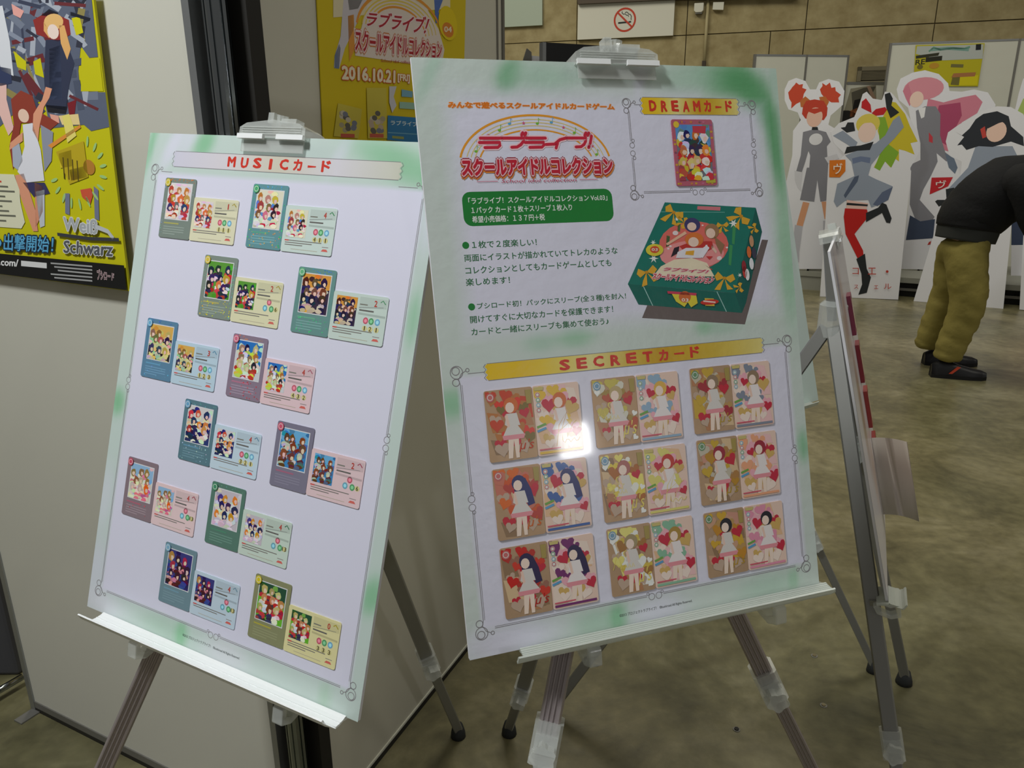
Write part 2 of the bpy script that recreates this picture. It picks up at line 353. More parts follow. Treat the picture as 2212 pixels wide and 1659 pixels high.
# white standing screens are joined by a stage on which the rear standees stand
s0 = floor(1640, 618); s1 = floor(2330, 672); s0.z = s1.z = 0
PS = Plane(s0, (s1 - s0), (0, 0, 1)); SW = (s1 - s0).length; SH = .19
stg = empty('stage', mw=PS.mw()); tag(stg, 'low dark stage under the rear row of standees', 'stage')
q = MB(); q.box((0, SH - .05, -1.3), (SW, SH, 0)); q.build('deck', M['deckl'], stg)
ax = PS.at(1790, 620)[0]
q = MB(); q.box((0, 0.0, -.03), (ax, SH - .05, -.01)); q.build('front_board', M['deckl'], stg)
q = MB(); q.box((ax, 0.0, -.1), (SW, SH - .05, -.08)); q.build('front_board', M['deck'], stg)
q = MB(); q.box((ax, .06, -.08), (SW, .085, -.03)); q.build('cross_bar', M['greymetal'], stg)
for k in range(6):
    q = MB(); a = ax + (SW - ax) * k / 5; q.box((a - .015, 0, -.06), (a + .015, SH - .05, -.03)); q.build('stage_leg', M['greymetal'], stg)
# no smoking sign etc. on the back wall
WBs = Plane(WB.w(0, 0, .03), WB.r, WB.u); f = zm(WBs, 1080, 0, 3.568)
def quadplate(name, pts, pl, th, m, label, cat, f=None):
    q = MB(); q.prism([(f or pl.at)(*p) for p in pts], -.03, th); o = q.build(name, m, mw=pl.mw()); tag(o, label, cat); return o
sg = quadplate('no_smoking_sign', [(605, 40), (1350, 5), (1335, 275), (600, 308)], WBs, .03, M['white'], 'white rectangular sign with a red no smoking symbol high on the wall', 'sign', f)
q = MB(); c = f(965, 155); rx = abs(f(1053, 155)[0] - c[0]) * .9
q.ring(c[0], c[1], rx, rx * .17, .033, (200, 66, 40), n=32)
q.build('red_ring', PAPER, sg)
q = MB(); ci = f(965, 155)
q.line([(ci[0] - rx * .32 - rx * .32, ci[1] - .26 * rx), (ci[0] + rx * .3, ci[1] - .22 * rx)], rx * .15, .032, (30, 34, 32))
q.line([(ci[0] + rx * .36, ci[1] - .22 * rx), (ci[0] + rx * .62, ci[1] - .2 * rx)], rx * .15, .032, (60, 60, 55))
q.line([(ci[0] - rx * .28 + rx * x, ci[1] + rx * y) for x, y in ((0, .75), (-.02, .62), (.12, .5), (.3, .52), (.42, .4), (.6, .38), (.62, .25))], rx * .07, .032, (50, 60, 58))
q.line([(ci[0] + rx * x, ci[1] + rx * y) for x, y in ((.0, .62), (.15, .68), (.28, .6), (.35, .48), (.5, .46), (.62, .3), (.6, .05), (.62, -.05))], rx * .07, .032, (50, 60, 58))
q.build('cigarette_symbol', PAPER, sg)
q = MB(); q.line([(c[0] - rx * .66, c[1] + rx * .62), (c[0] + rx * .66, c[1] - rx * .62)], rx * .16, .0345, (200, 66, 40)); q.build('red_slash', PAPER, sg)
quadplate('wall_panel', [(10, -60), (328, -60), (328, 195), (10, 212)], WBs, .02, M['paleglass'], 'pale green square panel high on the wall by the partition edge', 'panel', f)
duct = quadplate('wall_duct', [(600, -90), (2300, -90), (2300, -12), (1340, 5), (610, 40)], WBs, .10, M['brown'], 'brown duct along the top of the concrete wall', 'duct', f)
d = empty('smoke_alarm', mw=Matrix.Translation(WBs.w(*f(1535, 65))) @ WB.mw().to_3x3().to_4x4()); tag(d, 'small white alarm box with rounded bottom high on the wall', 'alarm')
a_, b_ = f(1500, 32), f(1568, 100); hw = (b_[0] - a_[0]) / 2; hh = (a_[1] - b_[1]) / 2
q = MB(); q.prism([(-hw, hh), (hw, hh), (hw, -hh * .6), (hw * .6, -hh), (-hw * .6, -hh), (-hw, -hh * .6)], -.03, .07); q.build('housing', M['white'], d, bevel=.006)
q = MB(); q.box((-hw * .7, -hh * 1.25, -.03), (hw * .7, -hh, .05)); q.build('sensor', M['greymetal'], d)
quadplate('junction_box', [(1645, 22), (1728, 20), (1722, 80), (1640, 78)], WBs, .05, M['white'], 'small white wall box right of the alarm', 'box', f)
cd = MB(); P0 = WBs.w(*f(1605, 0)); P1 = WBs.w(*f(1575, 480)); cd.tube([P0, P1], .022, 8); cdo = cd.build('conduit', mat('cream_conduit', (185, 172, 130), .6), smooth=True); tag(cdo, 'thin cream conduit running down the concrete wall', 'pipe')
quadplate('outlet_box', [(1560, 472), (1588, 472), (1585, 560), (1556, 560)], WBs, .06, mat('dark_outlet', (66, 56, 44), .6), 'small dark outlet box at the foot of the conduit', 'box', f)
# vent
f = zm(WBs, 1650, 0, 3.936)
vt = empty('wall_vent', mw=WBs.mw()); tag(vt, 'olive louvred vent grille between the white partitions', 'vent')
v0 = f(800, 570); v1 = f(1075, 712)
q = MB(); q.box((v0[0], v1[1], -.03), (v1[0], v0[1], .0)); q.build('vent_backing', M['dark'], vt)
q = MB()
for a, b in (((v0[0], v0[1] - .05), (v1[0], v0[1])), ((v0[0], v1[1]), (v1[0], v1[1] + .04)), ((v0[0], v1[1]), (v0[0] + .05, v0[1])), ((v1[0] - .05, v1[1]), (v1[0], v0[1]))):
    q.box((a[0], a[1], 0), (b[0], b[1], .03))
q.build('vent_frame', M['vent'], vt)
hgt = v0[1] - v1[1] - .1
for i in range(7):
    q = MB(); z = v1[1] + .05 + hgt * (i + .25) / 7; q.box((v0[0] + .05, z, 0), (v1[0] - .05, z + hgt / 7 * .6, .02)); q.build('slat', M['vent'], vt)
# yellow poster on the far right partition
f0 = zm(PLr, 1650, 0, 3.936); yp = empty('yellow_poster', mw=PLr.mw()); tag(yp, 'yellow and white poster on the far right partition', 'poster')
q = MB(); q.prism([f0(1290, 385), f0(1875, 368), f0(1818, 735), f0(1268, 735)], .007, .012, (196, 186, 20)); q.build('sheet', PAPER, yp)
q = MB(); z = .0135
q.flat([f0(1300, 395), f0(1865, 378), f0(1855, 500), f0(1520, 515), f0(1290, 460)], z, (190, 196, 190))
q.line([f0(1400, 440), f0(1440, 405), f0(1500, 425), f0(1600, 410), f0(1700, 415), f0(1750, 400)], .02, z + .001, (110, 160, 140)); q.line([f0(1420, 425), f0(1560, 412), f0(1740, 425)], .03, z + .001, (130, 170, 160))
q.flat([f0(1800, 378), f0(1845, 375), f0(1842, 425), f0(1797, 428)], z + .001, (20, 26, 34))
q.flat([f0(1290, 475), f0(1490, 448), f0(1480, 475), f0(1290, 500)], z + .001, (50, 50, 30)); q.flat([f0(1375, 490), f0(1515, 475), f0(1510, 515), f0(1370, 530)], z + .001, (40, 40, 25))
text(q, 'RE', quadf([f0(1290, 510), f0(1370, 500), f0(1365, 545), f0(1285, 553)]), z + .001, (50, 50, 25), .02)
q.flat([f0(1590, 545), f0(1695, 548), f0(1690, 575), f0(1585, 572)], z + .001, (120, 115, 60)); q.flat([f0(1610, 625), f0(1800, 615), f0(1790, 650), f0(1590, 660)], z + .001, (180, 120, 70)); q.flat([f0(1600, 660), f0(1665, 655), f0(1655, 725), f0(1585, 720)], z + .001, (120, 112, 50))
q.flat([f0(1665, 650), f0(1820, 640), f0(1812, 725), f0(1650, 728)], z + .0005, (222, 208, 0)); q.ell(*f0(1325, 570), .03, .025, z + .001, (120, 110, 40)); q.ell(*f0(1445, 560), .05, .03, z + .001, (200, 150, 40))
q.build('poster_print', PAPER, yp)
# ---------------------------------------------------------------- posters on the booth
def poster(name, pl, pts, label, th=.004, m=None, col=(235, 235, 235), gap=.004):
    root = empty(name, mw=pl.mw()); tag(root, label, 'poster')
    q = MB(); q.prism(pts, gap, gap + th, col); q.build('sheet', m or PAPER, root)
    return root, gap + th
f = zm(WL, 0, 0, 2.592)
P1 = [f(-330, -60), f(568, -60), f(768, 1622), f(-330, 1480)]
WY = (206, 200, 8)
rt, z0 = poster('wall_poster', WL, P1, 'yellow and navy poster with a black bottom band on the front partition', .004, None, WY, .012)
q = MB(); z = z0 + .0004
def sh(c, *p): q.flat([f(*k) for k in p], z, c)
def bl(c, x, y, rx, ry, rot=0, dz=0):
    a = f(x, y); b = f(x + rx, y); d = f(x, y + ry); q.ell(a[0], a[1], abs(b[0] - a[0]), abs(d[1] - a[1]), z + dz, c, 18, rot)
sh((96, 104, 124), (-330, -60), (560, -60), (578, 120), (600, 325), (540, 330), (505, 260), (490, 400), (500, 520), (640, 520), (662, 712), (560, 735), (520, 700), (330, 720), (300, 560), (150, 620), (40, 720), (-40, 600), (-330, 660))
rs = random.Random(3); z += .0003
pal = [(60, 66, 88), (44, 46, 60), (140, 148, 166), (120, 128, 146), (110, 44, 50), (80, 88, 108), (176, 182, 194), (70, 76, 98), (52, 54, 70), (150, 138, 80)]
for i in range(150):
    x = rs.uniform(-280, 600); y = rs.uniform(-40, 620)
    if x > 480 and 240 < y < 520: continue
    a = rs.uniform(0, pi); l = rs.uniform(20, 90); w_ = rs.uniform(6, 24)
    x = min(x, 540 + y * .12 - l)
    p = [(x + l * cos(a) * sx - w_ * sin(a) * sy, y + l * sin(a) * sx + w_ * cos(a) * sy) for sx, sy in ((-1, -1), (1, -1), (1, 1), (-1, 1))]
    sh(rs.choice(pal), *p); z += .000002
z += .0004
sh((214, 208, 12), (455, 110), (500, 100), (520, 190), (480, 205)); sh((206, 200, 8), (510, 270), (560, 340), (610, 330), (630, 515), (505, 515)); sh((210, 204, 10), (130, 290), (200, 350), (200, 400), (150, 380)); sh((210, 204, 10), (240, 350), (280, 330), (300, 440), (250, 420))
z += .0003                                     # plain patches of colour stand in for the picture
sh((224, 226, 232), (-40, 60), (70, 40), (110, 240), (130, 430), (60, 400), (40, 280), (0, 380), (-60, 360)); sh((52, 62, 96), (-60, 380), (10, 370), (115, 390), (120, 470), (60, 485), (-50, 470)); sh((240, 196, 186), (0, 470), (90, 470), (90, 560), (130, 720), (100, 760), (50, 640)); sh((238, 170, 160), (120, 30), (190, 70), (170, 110), (130, 90))
sh((150, 48, 44), (240, 120), (330, 70), (440, 120), (450, 200), (380, 240), (260, 200)); sh((52, 58, 82), (310, 230), (420, 230), (470, 360), (440, 480), (420, 620), (310, 600), (300, 440)); sh((70, 80, 110), (330, 280), (390, 260), (400, 560), (330, 560)); sh((30, 30, 38), (310, 590), (430, 600), (420, 640), (320, 630)); sh((130, 30, 40), (430, 580), (480, 560), (470, 640), (440, 650))
sh((26, 30, 44), (285, 95), (330, 60), (380, 80), (370, 105)); sh((26, 30, 44), (450, 75), (560, 110), (555, 125), (450, 95))
z += .0002
bl((238, 190, 120), 355, 130, 55, 45); sh((236, 180, 110), (300, 130), (340, 200), (330, 220), (300, 180)); sh((236, 180, 110), (385, 150), (415, 150), (450, 280), (430, 340), (395, 250)); bl((246, 224, 212), 352, 185, 32, 42, 0, .0002)
sh((238, 170, 150), (330, 640), (380, 650), (385, 690), (350, 700)); sh((240, 214, 150), (380, 650), (490, 640), (500, 700), (400, 700))
z += .0004
sh((150, 62, 46), (115, 560), (170, 510), (235, 540), (260, 620), (380, 690), (320, 740), (240, 690), (170, 690), (150, 830), (125, 950), (105, 820), (130, 700)); z += .0002
sh((232, 162, 128), (235, 730), (240, 640), (290, 560), (310, 490), (345, 500), (330, 550), (300, 600), (275, 700), (265, 790)); sh((232, 232, 240), (180, 700), (235, 690), (280, 840), (300, 1010), (200, 1020), (150, 960), (190, 820)); sh((232, 162, 128), (180, 740), (110, 800), (105, 840), (180, 790)); bl((240, 206, 184), 185, 650, 30, 38)
sh((60, 56, 96), (180, 1020), (300, 1020), (330, 1080), (240, 1100)); sh((228, 158, 126), (135, 980), (185, 970), (250, 1180), (262, 1290), (235, 1290), (170, 1110)); sh((222, 150, 118), (245, 1020), (290, 1040), (290, 1180), (250, 1270)); sh((200, 205, 215), (250, 1070), (300, 1060), (300, 1260), (275, 1270)); sh((176, 184, 200), (120, 830), (160, 800), (180, 900), (150, 950), (125, 930)); sh((150, 154, 170), (280, 700), (350, 740), (340, 900), (300, 960)); sh((120, 126, 150), (415, 1080), (440, 1080), (440, 1200), (415, 1190)); sh((120, 126, 150), (575, 1040), (600, 1060), (605, 1230), (580, 1220))
z += .0002
sh((196, 172, 30), (365, 850), (520, 790), (545, 990), (440, 1030)); sh((220, 196, 40), (380, 860), (450, 840), (455, 930), (390, 940)); sh((150, 120, 20), (440, 950), (520, 930), (540, 990), (450, 1010)); bl((190, 130, 50), 550, 935, 32, 42); sh((232, 150, 60), (320, 815), (500, 700), (505, 716), (340, 830)); sh((240, 225, 120), (400, 650), (440, 640), (480, 760), (430, 800))
for i in range(13):
    t = -1.2 + i * .34; bl((168, 208, 130), 490 + 140 * cos(t), 960 + 180 * sin(t), 20, 9, -t)
sh((214, 90, 60), (500, 1060), (560, 1050), (570, 1090), (555, 1140), (510, 1100))
for i in range(4): q.line([f(405 + i * 26, 880 + i * 6), f(412 + i * 26, 1000 + i * 4)], .003, z + .0002, (90, 74, 14))
sh((228, 226, 196), (-330, 960), (130, 975), (160, 1060), (165, 1130), (190, 1240), (170, 1275), (-330, 1240))
z += .0002
for i in range(9):
    y = 1015 + i * 27; q.line([f(-300, y - 18), f(60 + (i * 37) % 90, y + (2 if i else 0))], .0035, z, (210, 80, 60) if i == 0 else (110, 110, 96))
q.build('poster_picture', PAPER, rt)
q = MB()
z += .0002
q.flat([f(-330, 1372), f(0, 1408), f(748, 1478), f(762, 1615), f(-330, 1478)], z, (18, 18, 18)); z += .0002
F1 = quadf([f(80, 1303), f(358, 1318), f(352, 1408), f(76, 1396)]); F0 = quadf([f(-60, 1318), f(66, 1322), f(64, 1382), f(-60, 1374)])
for off, c in ((.09, (22, 44, 70)), (.012, (96, 178, 222))):
    text(q, '出撃開始！', F1, z, c, off, ref=.012); text(q, '(金)', F0, z, c, off, ref=.012); z += .0003
for off, c in ((.07, (224, 226, 230)), (.03, (90, 92, 98))):
    text(q, 'Weiß', quadf([f(412, 1210), f(600, 1226), f(600, 1305), f(412, 1285)]), z, c if off > .05 else (176, 180, 184), off, ref=.012)
    text(q, 'Schwarz', quadf([f(414, 1340), f(690, 1352), f(684, 1428), f(412, 1408)]), z, c, off, ref=.012); z += .0003
q.line([f(378, 1306), f(560, 1330), f(722, 1336)], .006, z, (60, 62, 70)); q.line([f(590, 1262), f(660, 1290), f(690, 1330)], .008, z, (200, 204, 208)); z += .0002
text(q, 'ws-tcg.com/', quadf([f(-70, 1432), f(160, 1446), f(157, 1498), f(-72, 1480)]), z, (236, 236, 236), .03)
q.flat([f(175, 1452), f(318, 1465), f(318, 1495), f(175, 1482)], z, (225, 225, 225))
for i in range(5): q.line([f(340 + (i % 3) * 20, 1466 + i * 20), f(572, 1484 + i * 20)], .0028, z, (170, 170, 170))
for off, c in ((.06, (226, 196, 200)), (.0, (40, 20, 24))): text(q, 'ブシロード', quadf([f(598, 1498), f(694, 1520), f(692, 1560), f(600, 1556)]), z, c, off, ref=.012); z += .0002
q.build('poster_lettering', PAPER, rt)
# --- yellow poster on the shaded side panel
f = zm(WR, 400, 0, 3.16)
rt, z0 = poster('wall_poster', WR, [f(870, -420), f(1915, -330), f(1885, 960), f(940, 1100)], 'yellow card release poster on the shaded side partition', .002, None, (214, 190, 12), .001)
q = MB(); z = z0 + .0004
def sh(c, *p): q.flat([f(*k) for k in p], z, c)
sh((226, 214, 176), (1000, -400), (1800, -330), (1800, 60), (1000, 120)); z += .0002
sh((206, 200, 206), (1070, 0), (1230, 0), (1180, 120), (1080, 330), (1040, 470), (1005, 460), (1010, 380), (1050, 250)); sh((110, 150, 200), (1010, 380), (1040, 300), (1050, 330), (1040, 470), (1008, 465)); sh((150, 148, 140), (1100, 0), (1200, 0), (1170, 60), (1110, 70)); sh((222, 150, 60), (1100, 110), (1140, 100), (1150, 330), (1110, 420)); sh((80, 110, 180), (1690, 0), (1750, 0), (1720, 80), (1740, 150), (1700, 160)); z += .0003
sh((228, 214, 204), (1190, 200), (1230, 40), (1370, -30), (1520, -20), (1640, 60), (1720, 200), (1760, 340), (1750, 400), (1560, 440), (1150, 380), (1140, 190)); z += .0003
for rr, c, lw in ((300, (226, 150, 50), .006), (262, (226, 200, 90), .003), (238, (226, 200, 90), .003), (214, (226, 200, 90), .003), (190, (226, 150, 50), .004)):
    q.line([f(1450 + rr * .97 * cos(t), 230 + rr * .93 * sin(t) + (cos(t)) * 40) for t in [pi + .12 + i * (pi - .24) / 24 for i in range(25)]], lw, z, c)
z += .0003
TA = quadf([f(1232, 76), f(1660, 118), f(1640, 235), f(1225, 175)]); TB = quadf([f(1148, 200), f(1742, 292), f(1738, 400), f(1150, 350)])
for off, c in ((.10, (236, 214, 214)), (.03, (176, 34, 50))):
    text(q, 'ラブライブ！', TA, z, c, off, .25, ref=.012); z += .0003
for off, c in ((.16, (206, 120, 50)), (.11, (236, 206, 206)), (.03, (176, 30, 44))):
    text(q, 'スクールアイドルコレクション', TB, z, c, off, ref=.012, space=.92); z += .0003
text(q, 'School idol collection', quadf([f(1325, 402), f(1560, 418), f(1560, 440), f(1325, 424)]), z, (190, 80, 60), .0)
for off, c in ((.1, (206, 104, 40)), (.04, (238, 226, 196))):
    text(q, '2016.10.21', quadf([f(1058, 450), f(1422, 484), f(1420, 566), f(1060, 540)]), z, c, off, ref=.012); text(q, '[FRI]', quadf([f(1440, 505), f(1522, 512), f(1520, 570), f(1440, 562)]), z, c, off, ref=.012); z += .0003
def bl(c, x, y, rx, ry, dz=0):
    a = f(x, y); b = f(x + rx, y); d = f(x, y + ry); q.ell(a[0], a[1], abs(b[0] - a[0]), abs(d[1] - a[1]), z + dz, c, 20)
bl((226, 200, 10), 1783, 160, 62, 115); bl((216, 130, 40), 1783, 205, 38, 50, .0003); text(q, '04', quadf([f(1757, 180), f(1808, 183), f(1808, 222), f(1757, 219)]), z + .0006, (236, 220, 190), .03)
for pq, hh in ((((1030, 705), (1195, 745), (1170, 945), (1000, 930)), 0), (((1225, 600), (1360, 600), (1366, 945), (1235, 945)), 1)):
    z += .0003; sh((206, 190, 70), *pq); z += .0002
    cx = sum(p[0] for p in pq) / 4; cy = 840
    for i in range(16): bl(rs.choice([(170, 160, 130), (120, 124, 140), (190, 170, 150), (100, 96, 90), (200, 190, 170)]), cx + rs.uniform(-45, 45), cy + rs.uniform(-70, 60), 18, 18, i * .00001)
    z += .0003; sh((196, 90, 70), (cx - 50, 912), (cx + 45, 915), (cx + 45, 940), (cx - 50, 938))
sh((202, 200, 206), (1380, 590), (1430, 590), (1410, 660), (1430, 720), (1400, 770), (1380, 700)); sh((120, 170, 190), (1465, 610), (1540, 625), (1540, 665), (1465, 660)); sh((150, 190, 170), (1450, 695), (1600, 705), (1600, 750), (1450, 740))
sh((44, 122, 176), (1370, 788), (1900, 830), (1900, 1010), (1366, 955)); z += .0003
text(q, 'ラブライブ！スクールアイドル', quadf([f(1390, 820), f(1860, 850), f(1860, 885), f(1390, 852)]), z, (206, 222, 226), .03)
q.line([f(1372, 905), f(1880, 935)], .002, z, (110, 170, 200)); q.line([f(1400, 935), f(1480, 942)], .005, z, (150, 160, 90))
q.build('poster_print', PAPER, rt)
# ---------------------------------------------------------------- boards on easels
BW, BH = .515, .728
def board_plane(o, yaw, lean):
    yaw = radians(yaw); lean = radians(lean); r = Vector((cos(yaw), sin(yaw), 0)); n = Vector((sin(yaw), -cos(yaw), 0))
    u = Vector((0, 0, 1)) * cos(lean) - n * sin(lean)
    return Plane(o, r, u)
U = BW / 594.0                               # print layout is written on a 594 x 841 grid
def U2(x, y): return (x * U, -y * U)
WHITE = (226, 225, 243)
def wash(spots, inner, base, n=(66, 94), soft=14):
    """printed pale green watercolour round a white field"""
    mb = MB(); vs = []; cols = []; nx, ny = n
    for j in range(ny + 1):
        for i in range(nx + 1):
            x = 594 * i / nx; y = 841 * j / ny
            c = list(base); 
            for (sx, sy, rx, ry, ang, col, k) in spots:
                dx, dy = x - sx, y - sy; a = dx * cos(ang) + dy * sin(ang); b = -dx * sin(ang) + dy * cos(ang)
                g = k * math.exp(-((a / rx) ** 2 + (b / ry) ** 2) ** 1.5)
                c = [c[t] * (1 - g) + col[t] * g for t in range(3)]
            w = 0
            for (x0, y0, x1, y1, s) in inner:
                dd = min(x - x0, x1 - x, y - y0, y1 - y); w = max(w, min(1, max(0, dd / s + .5)))
            c = [c[t] * (1 - w) + WHITE[t] * w for t in range(3)]
            vs.append((x * U, -y * U, .0003)); cols.append(c)
    fs = [((j + 1) * (nx + 1) + i, (j + 1) * (nx + 1) + i + 1, j * (nx + 1) + i + 1, j * (nx + 1) + i) for j in range(ny) for i in range(nx)]
    return mb.addc(vs, fs, cols)
GREY = (140, 136, 140)
def curl(q, x, y, sx, sy, z, k=1.0):
    """corner scroll; sx, sy point outward"""
    X = lambda a, b: U2(x + sx * a * k, y + sy * b * k)
    def rg(a, b, r, w=1.1): c = X(a, b); q.ring(c[0], c[1], r * k * U, w * U, z, GREY, n=16)
    rg(4, 4, 9); rg(5, 6, 5.5); rg(6, -10, 5); rg(-12, 6, 2.5)
    q.line([X(0, -14), X(2, -6), X(-3, 2), X(-9, 5)], 1.0 * U, z, GREY)
def frame(q, x0, y0, x1, y1, z, top=None, k=1.0):
    L = lambda *p: [q.line([U2(a, b) for a, b in p], .9 * U, z, GREY), q.line([U2(a + 2.2 * (a < 300 and p[0][0] == p[1][0]) - 2.2 * (a > 300 and p[0][0] == p[1][0]), b - 2.2 * (p[0][1] == p[1][1])) for a, b in p], .7 * U, z, GREY)]
    L((x0, y0 + 14 * k), (x0, (y0 + y1) / 2 - 12)); L((x0, (y0 + y1) / 2 + 12), (x0, y1 - 14 * k)); L((x1, y0 + 14 * k), (x1, (y0 + y1) / 2 - 12)); L((x1, (y0 + y1) / 2 + 12), (x1, y1 - 14 * k))
    xm = (x0 + x1) / 2
    L((x0 + 16 * k, y1), (xm - 14, y1)); L((xm + 14, y1), (x1 - 16 * k, y1))
    for sx, xx in ((-1, x0), (1, x1)):
        curl(q, xx, y1, sx, 1, z, k); curl(q, xx, y0, sx, -1, z, k)
        for d in (-6, 6): c = U2(xx, (y0 + y1) / 2 + d); q.ring(c[0], c[1], 5 * k * U, .9 * U, z, GREY, n=14)
        for d in (-13, 13): c = U2(xx + 2, (y0 + y1) / 2 + d); q.ring(c[0], c[1], 2.4 * U, .9 * U, z, GREY, n=10)
    for d in (-6, 6): c = U2(xm + d, y1 + 1); q.ring(c[0], c[1], 5 * k * U, .9 * U, z, GREY, n=14)
    for d in (-12, 12): c = U2(xm + d, y1 - 4); q.ring(c[0], c[1], 2 * U, .9 * U, z, GREY, n=10)
    if top:
        for sx, xx, tx in ((-1, x0, top[0]), (1, x1, top[1])): q.line([U2(xx - sx * 12 * k, y0 - 1), U2(tx, y0 - 1)], .9 * U, z, GREY)
def banner(q, x0, y0, x1, y1, z, stops, key=None):
    n = 40; rg = random.Random(int(x0 + y0)); vs = []; cs = []
    for i in range(n + 1):
        t = i / n; c = stops[-1][1]
        for (a, ca), (b, cb) in zip(stops[:-1], stops[1:]):
            if a <= t <= b: s = (t - a) / (b - a); c = tuple(ca[k] * (1 - s) + cb[k] * s for k in range(3)); break
        for y in (y0, y1): vs.append((*U2(x0 + (x1 - x0) * t, y), z)); cs.append(c)
    q.pr += range(len(q.v), len(q.v) + len(vs)); q.addc(vs, [(2 * i + 1, 2 * i + 3, 2 * i + 2, 2 * i) for i in range(n)], cs)
    for x, s in ((x0, -1), (x1, 1)):
        ys = [y0 + (y1 - y0) * k / 6 for k in range(7)]
        ed = [(x + s * ((k % 2) * 3.5), y) for k, y in enumerate(ys)]
        pts = [U2(x - s * .2, y0)] + [U2(a, b) for a, b in ed] + [U2(x - s * .2, y1)]
        q.flat(pts, z, stops[0][1] if s < 0 else stops[-1][1])
        q.line([U2(a + s * 2, b) for a, b in ed], .9 * U, z + .0001, GREY)
    q.line([U2(x0, y0 - .5), U2(x1, y0 - .5)], .8 * U, z + .0001, GREY); q.line([U2(x0, y1 + .5), U2(x1, y1 + .5)], .8 * U, z + .0001, GREY)
RED = (214, 52, 34)
def spaced(q, s, x0, y0, x1, y1, z, col, off=.045, widths=None):
    """letters set one by one over the width of a box"""
    n = len(s); p = (x1 - x0) / n; rg = random.Random(len(s))
    for i, ch in enumerate(s):
        a = x0 + p * i + p * .19; b = x0 + p * (i + 1) - p * .19; t, u = y0, y1
        if ch == 'I': a, b = a + p * .19, b - p * .19
        if ch == 'ー': t = (y0 + y1) / 2 - 1.6; u = t + 3.2
        if i >= n - 3 and ch != 'ー': t -= 1; u += 0
        j = rg.uniform(-1, 1)
        fn = quadf([U2(a + j, t), U2(b, t + j), U2(b - j * .6, u), U2(a + j * .4, u + j)])
        text(q, ch, fn, z, col, off if ch != 'ー' else .02, ref=off if ch != 'ー' else .02)
def board(name, pl, label, spots, inner, base):
    root = empty(name, mw=pl.mw()); tag(root, label, 'display board')
    q = MB(); q.box((0, -BH, -.005), (BW, 0, 0)); q.build('foam_core', M['foam'], root)
    w = wash(spots, inner, base); w.build('printed_sheet', GLOSS if pl is PR_ else PRINT, root)
    return root
PL_ = board_plane((-.539, 1.192, 1.409), -25.77, 16.99)
# allow the slight sideways tilt of the left board
ro = radians(-2.31); PL_ = Plane(PL_.o, PL_.r * cos(ro) + PL_.u * sin(ro), PL_.u * cos(ro) - PL_.r * sin(ro))
PR_ = board_plane((-.118, .973, 1.487), 18.29, 16.29)
PB4 = board_plane((.83 - .515 * cos(radians(35)) , 1.94 - .515 * sin(radians(35)), .73), 35, 16.5); PB4 = Plane(PB4.w(0, BH), PB4.r, PB4.u)
PB3 = board_plane((.598, 1.423, 1.196), 65.5, 14.9)
G1 = (136, 196, 152); G2 = (178, 208, 190); MINT = (202, 218, 212)
G3 = (92, 164, 108)
bL = board('display_board', PL_, 'white card display board headed MUSIC with a pale green border on the left easel',
    [(132, 14, 20, 34, .5, G1, .85), (60, 20, 16, 50, .5, WHITE, .8), (95, 8, 14, 40, .5, WHITE, .6), (330, 22, 90, 14, 0, (192, 208, 204), .6), (420, 10, 12, 60, .5, WHITE, .5), (520, 30, 90, 26, .3, G1, .8), (585, 40, 20, 40, 0, G3, .6), (6, 20, 10, 60, .2, G1, .7), (8, 470, 18, 24, 0, G1, .95), (8, 640, 20, 60, 0, WHITE, .5), (585, 250, 12, 40, 0, G1, .6), (585, 120, 14, 40, 0, WHITE, .5), (586, 655, 20, 30, .3, G1, .85), (584, 520, 20, 60, 0, MINT, .7), (10, 770, 30, 60, 0, (214, 218, 228), .9), (190, 822, 60, 20, 0, (178, 206, 188), .8), (230, 822, 14, 24, 0, (142, 200, 156), .9), (330, 824, 50, 30, 0, (220, 222, 228), .8), (530, 824, 12, 24, 0, (172, 206, 180), .6), (30, 825, 60, 26, 0, (220, 222, 230), .9)],
    [(29, 64, 570, 801, 1.5)], MINT)
bR = board('display_board', PR_, 'white display board headed SECRET and DREAM with green writing on the right easel',
    [(140, 22, 17, 26, .6, G3, .85), (190, 24, 60, 24, 0, G2, .9), (25, 20, 10, 60, .5, G2, .8), (500, 22, 60, 24, .1, G3, .95), (430, 20, 60, 26, 0, G2, .8), (545, 40, 26, 70, -.6, G3, .9), (578, 120, 14, 90, -.1, G3, .85), (585, 300, 20, 110, 0, G1, .6), (350, 18, 8, 40, .3, WHITE, .7), (10, 480, 24, 22, 0, G1, .8), (150, 405, 26, 14, 0, G2, .9), (205, 402, 30, 14, 0, G1, .6), (450, 404, 40, 14, 0, G2, .9), (420, 402, 14, 12, 0, G1, .6), (586, 610, 12, 26, 0, G1, .85), (8, 640, 20, 100, 0, (216, 220, 226), .9), (8, 250, 16, 160, 0, (208, 218, 214), .9), (195, 825, 40, 20, 0, G2, .9), (232, 825, 15, 22, 0, G1, .95), (300, 830, 50, 30, 0, WHITE, .8), (500, 825, 60, 20, 0, G2, .7), (545, 822, 8, 20, 0, G1, .5), (60, 825, 80, 30, 0, WHITE, .95), (590, 20, 10, 30, 0, G2, .8)],
    [(44, 64, 556, 384, 36), (24, 442, 569, 802, 3), (60, 50, 440, 380, 40)], (206, 218, 212))
GP = GLOSS
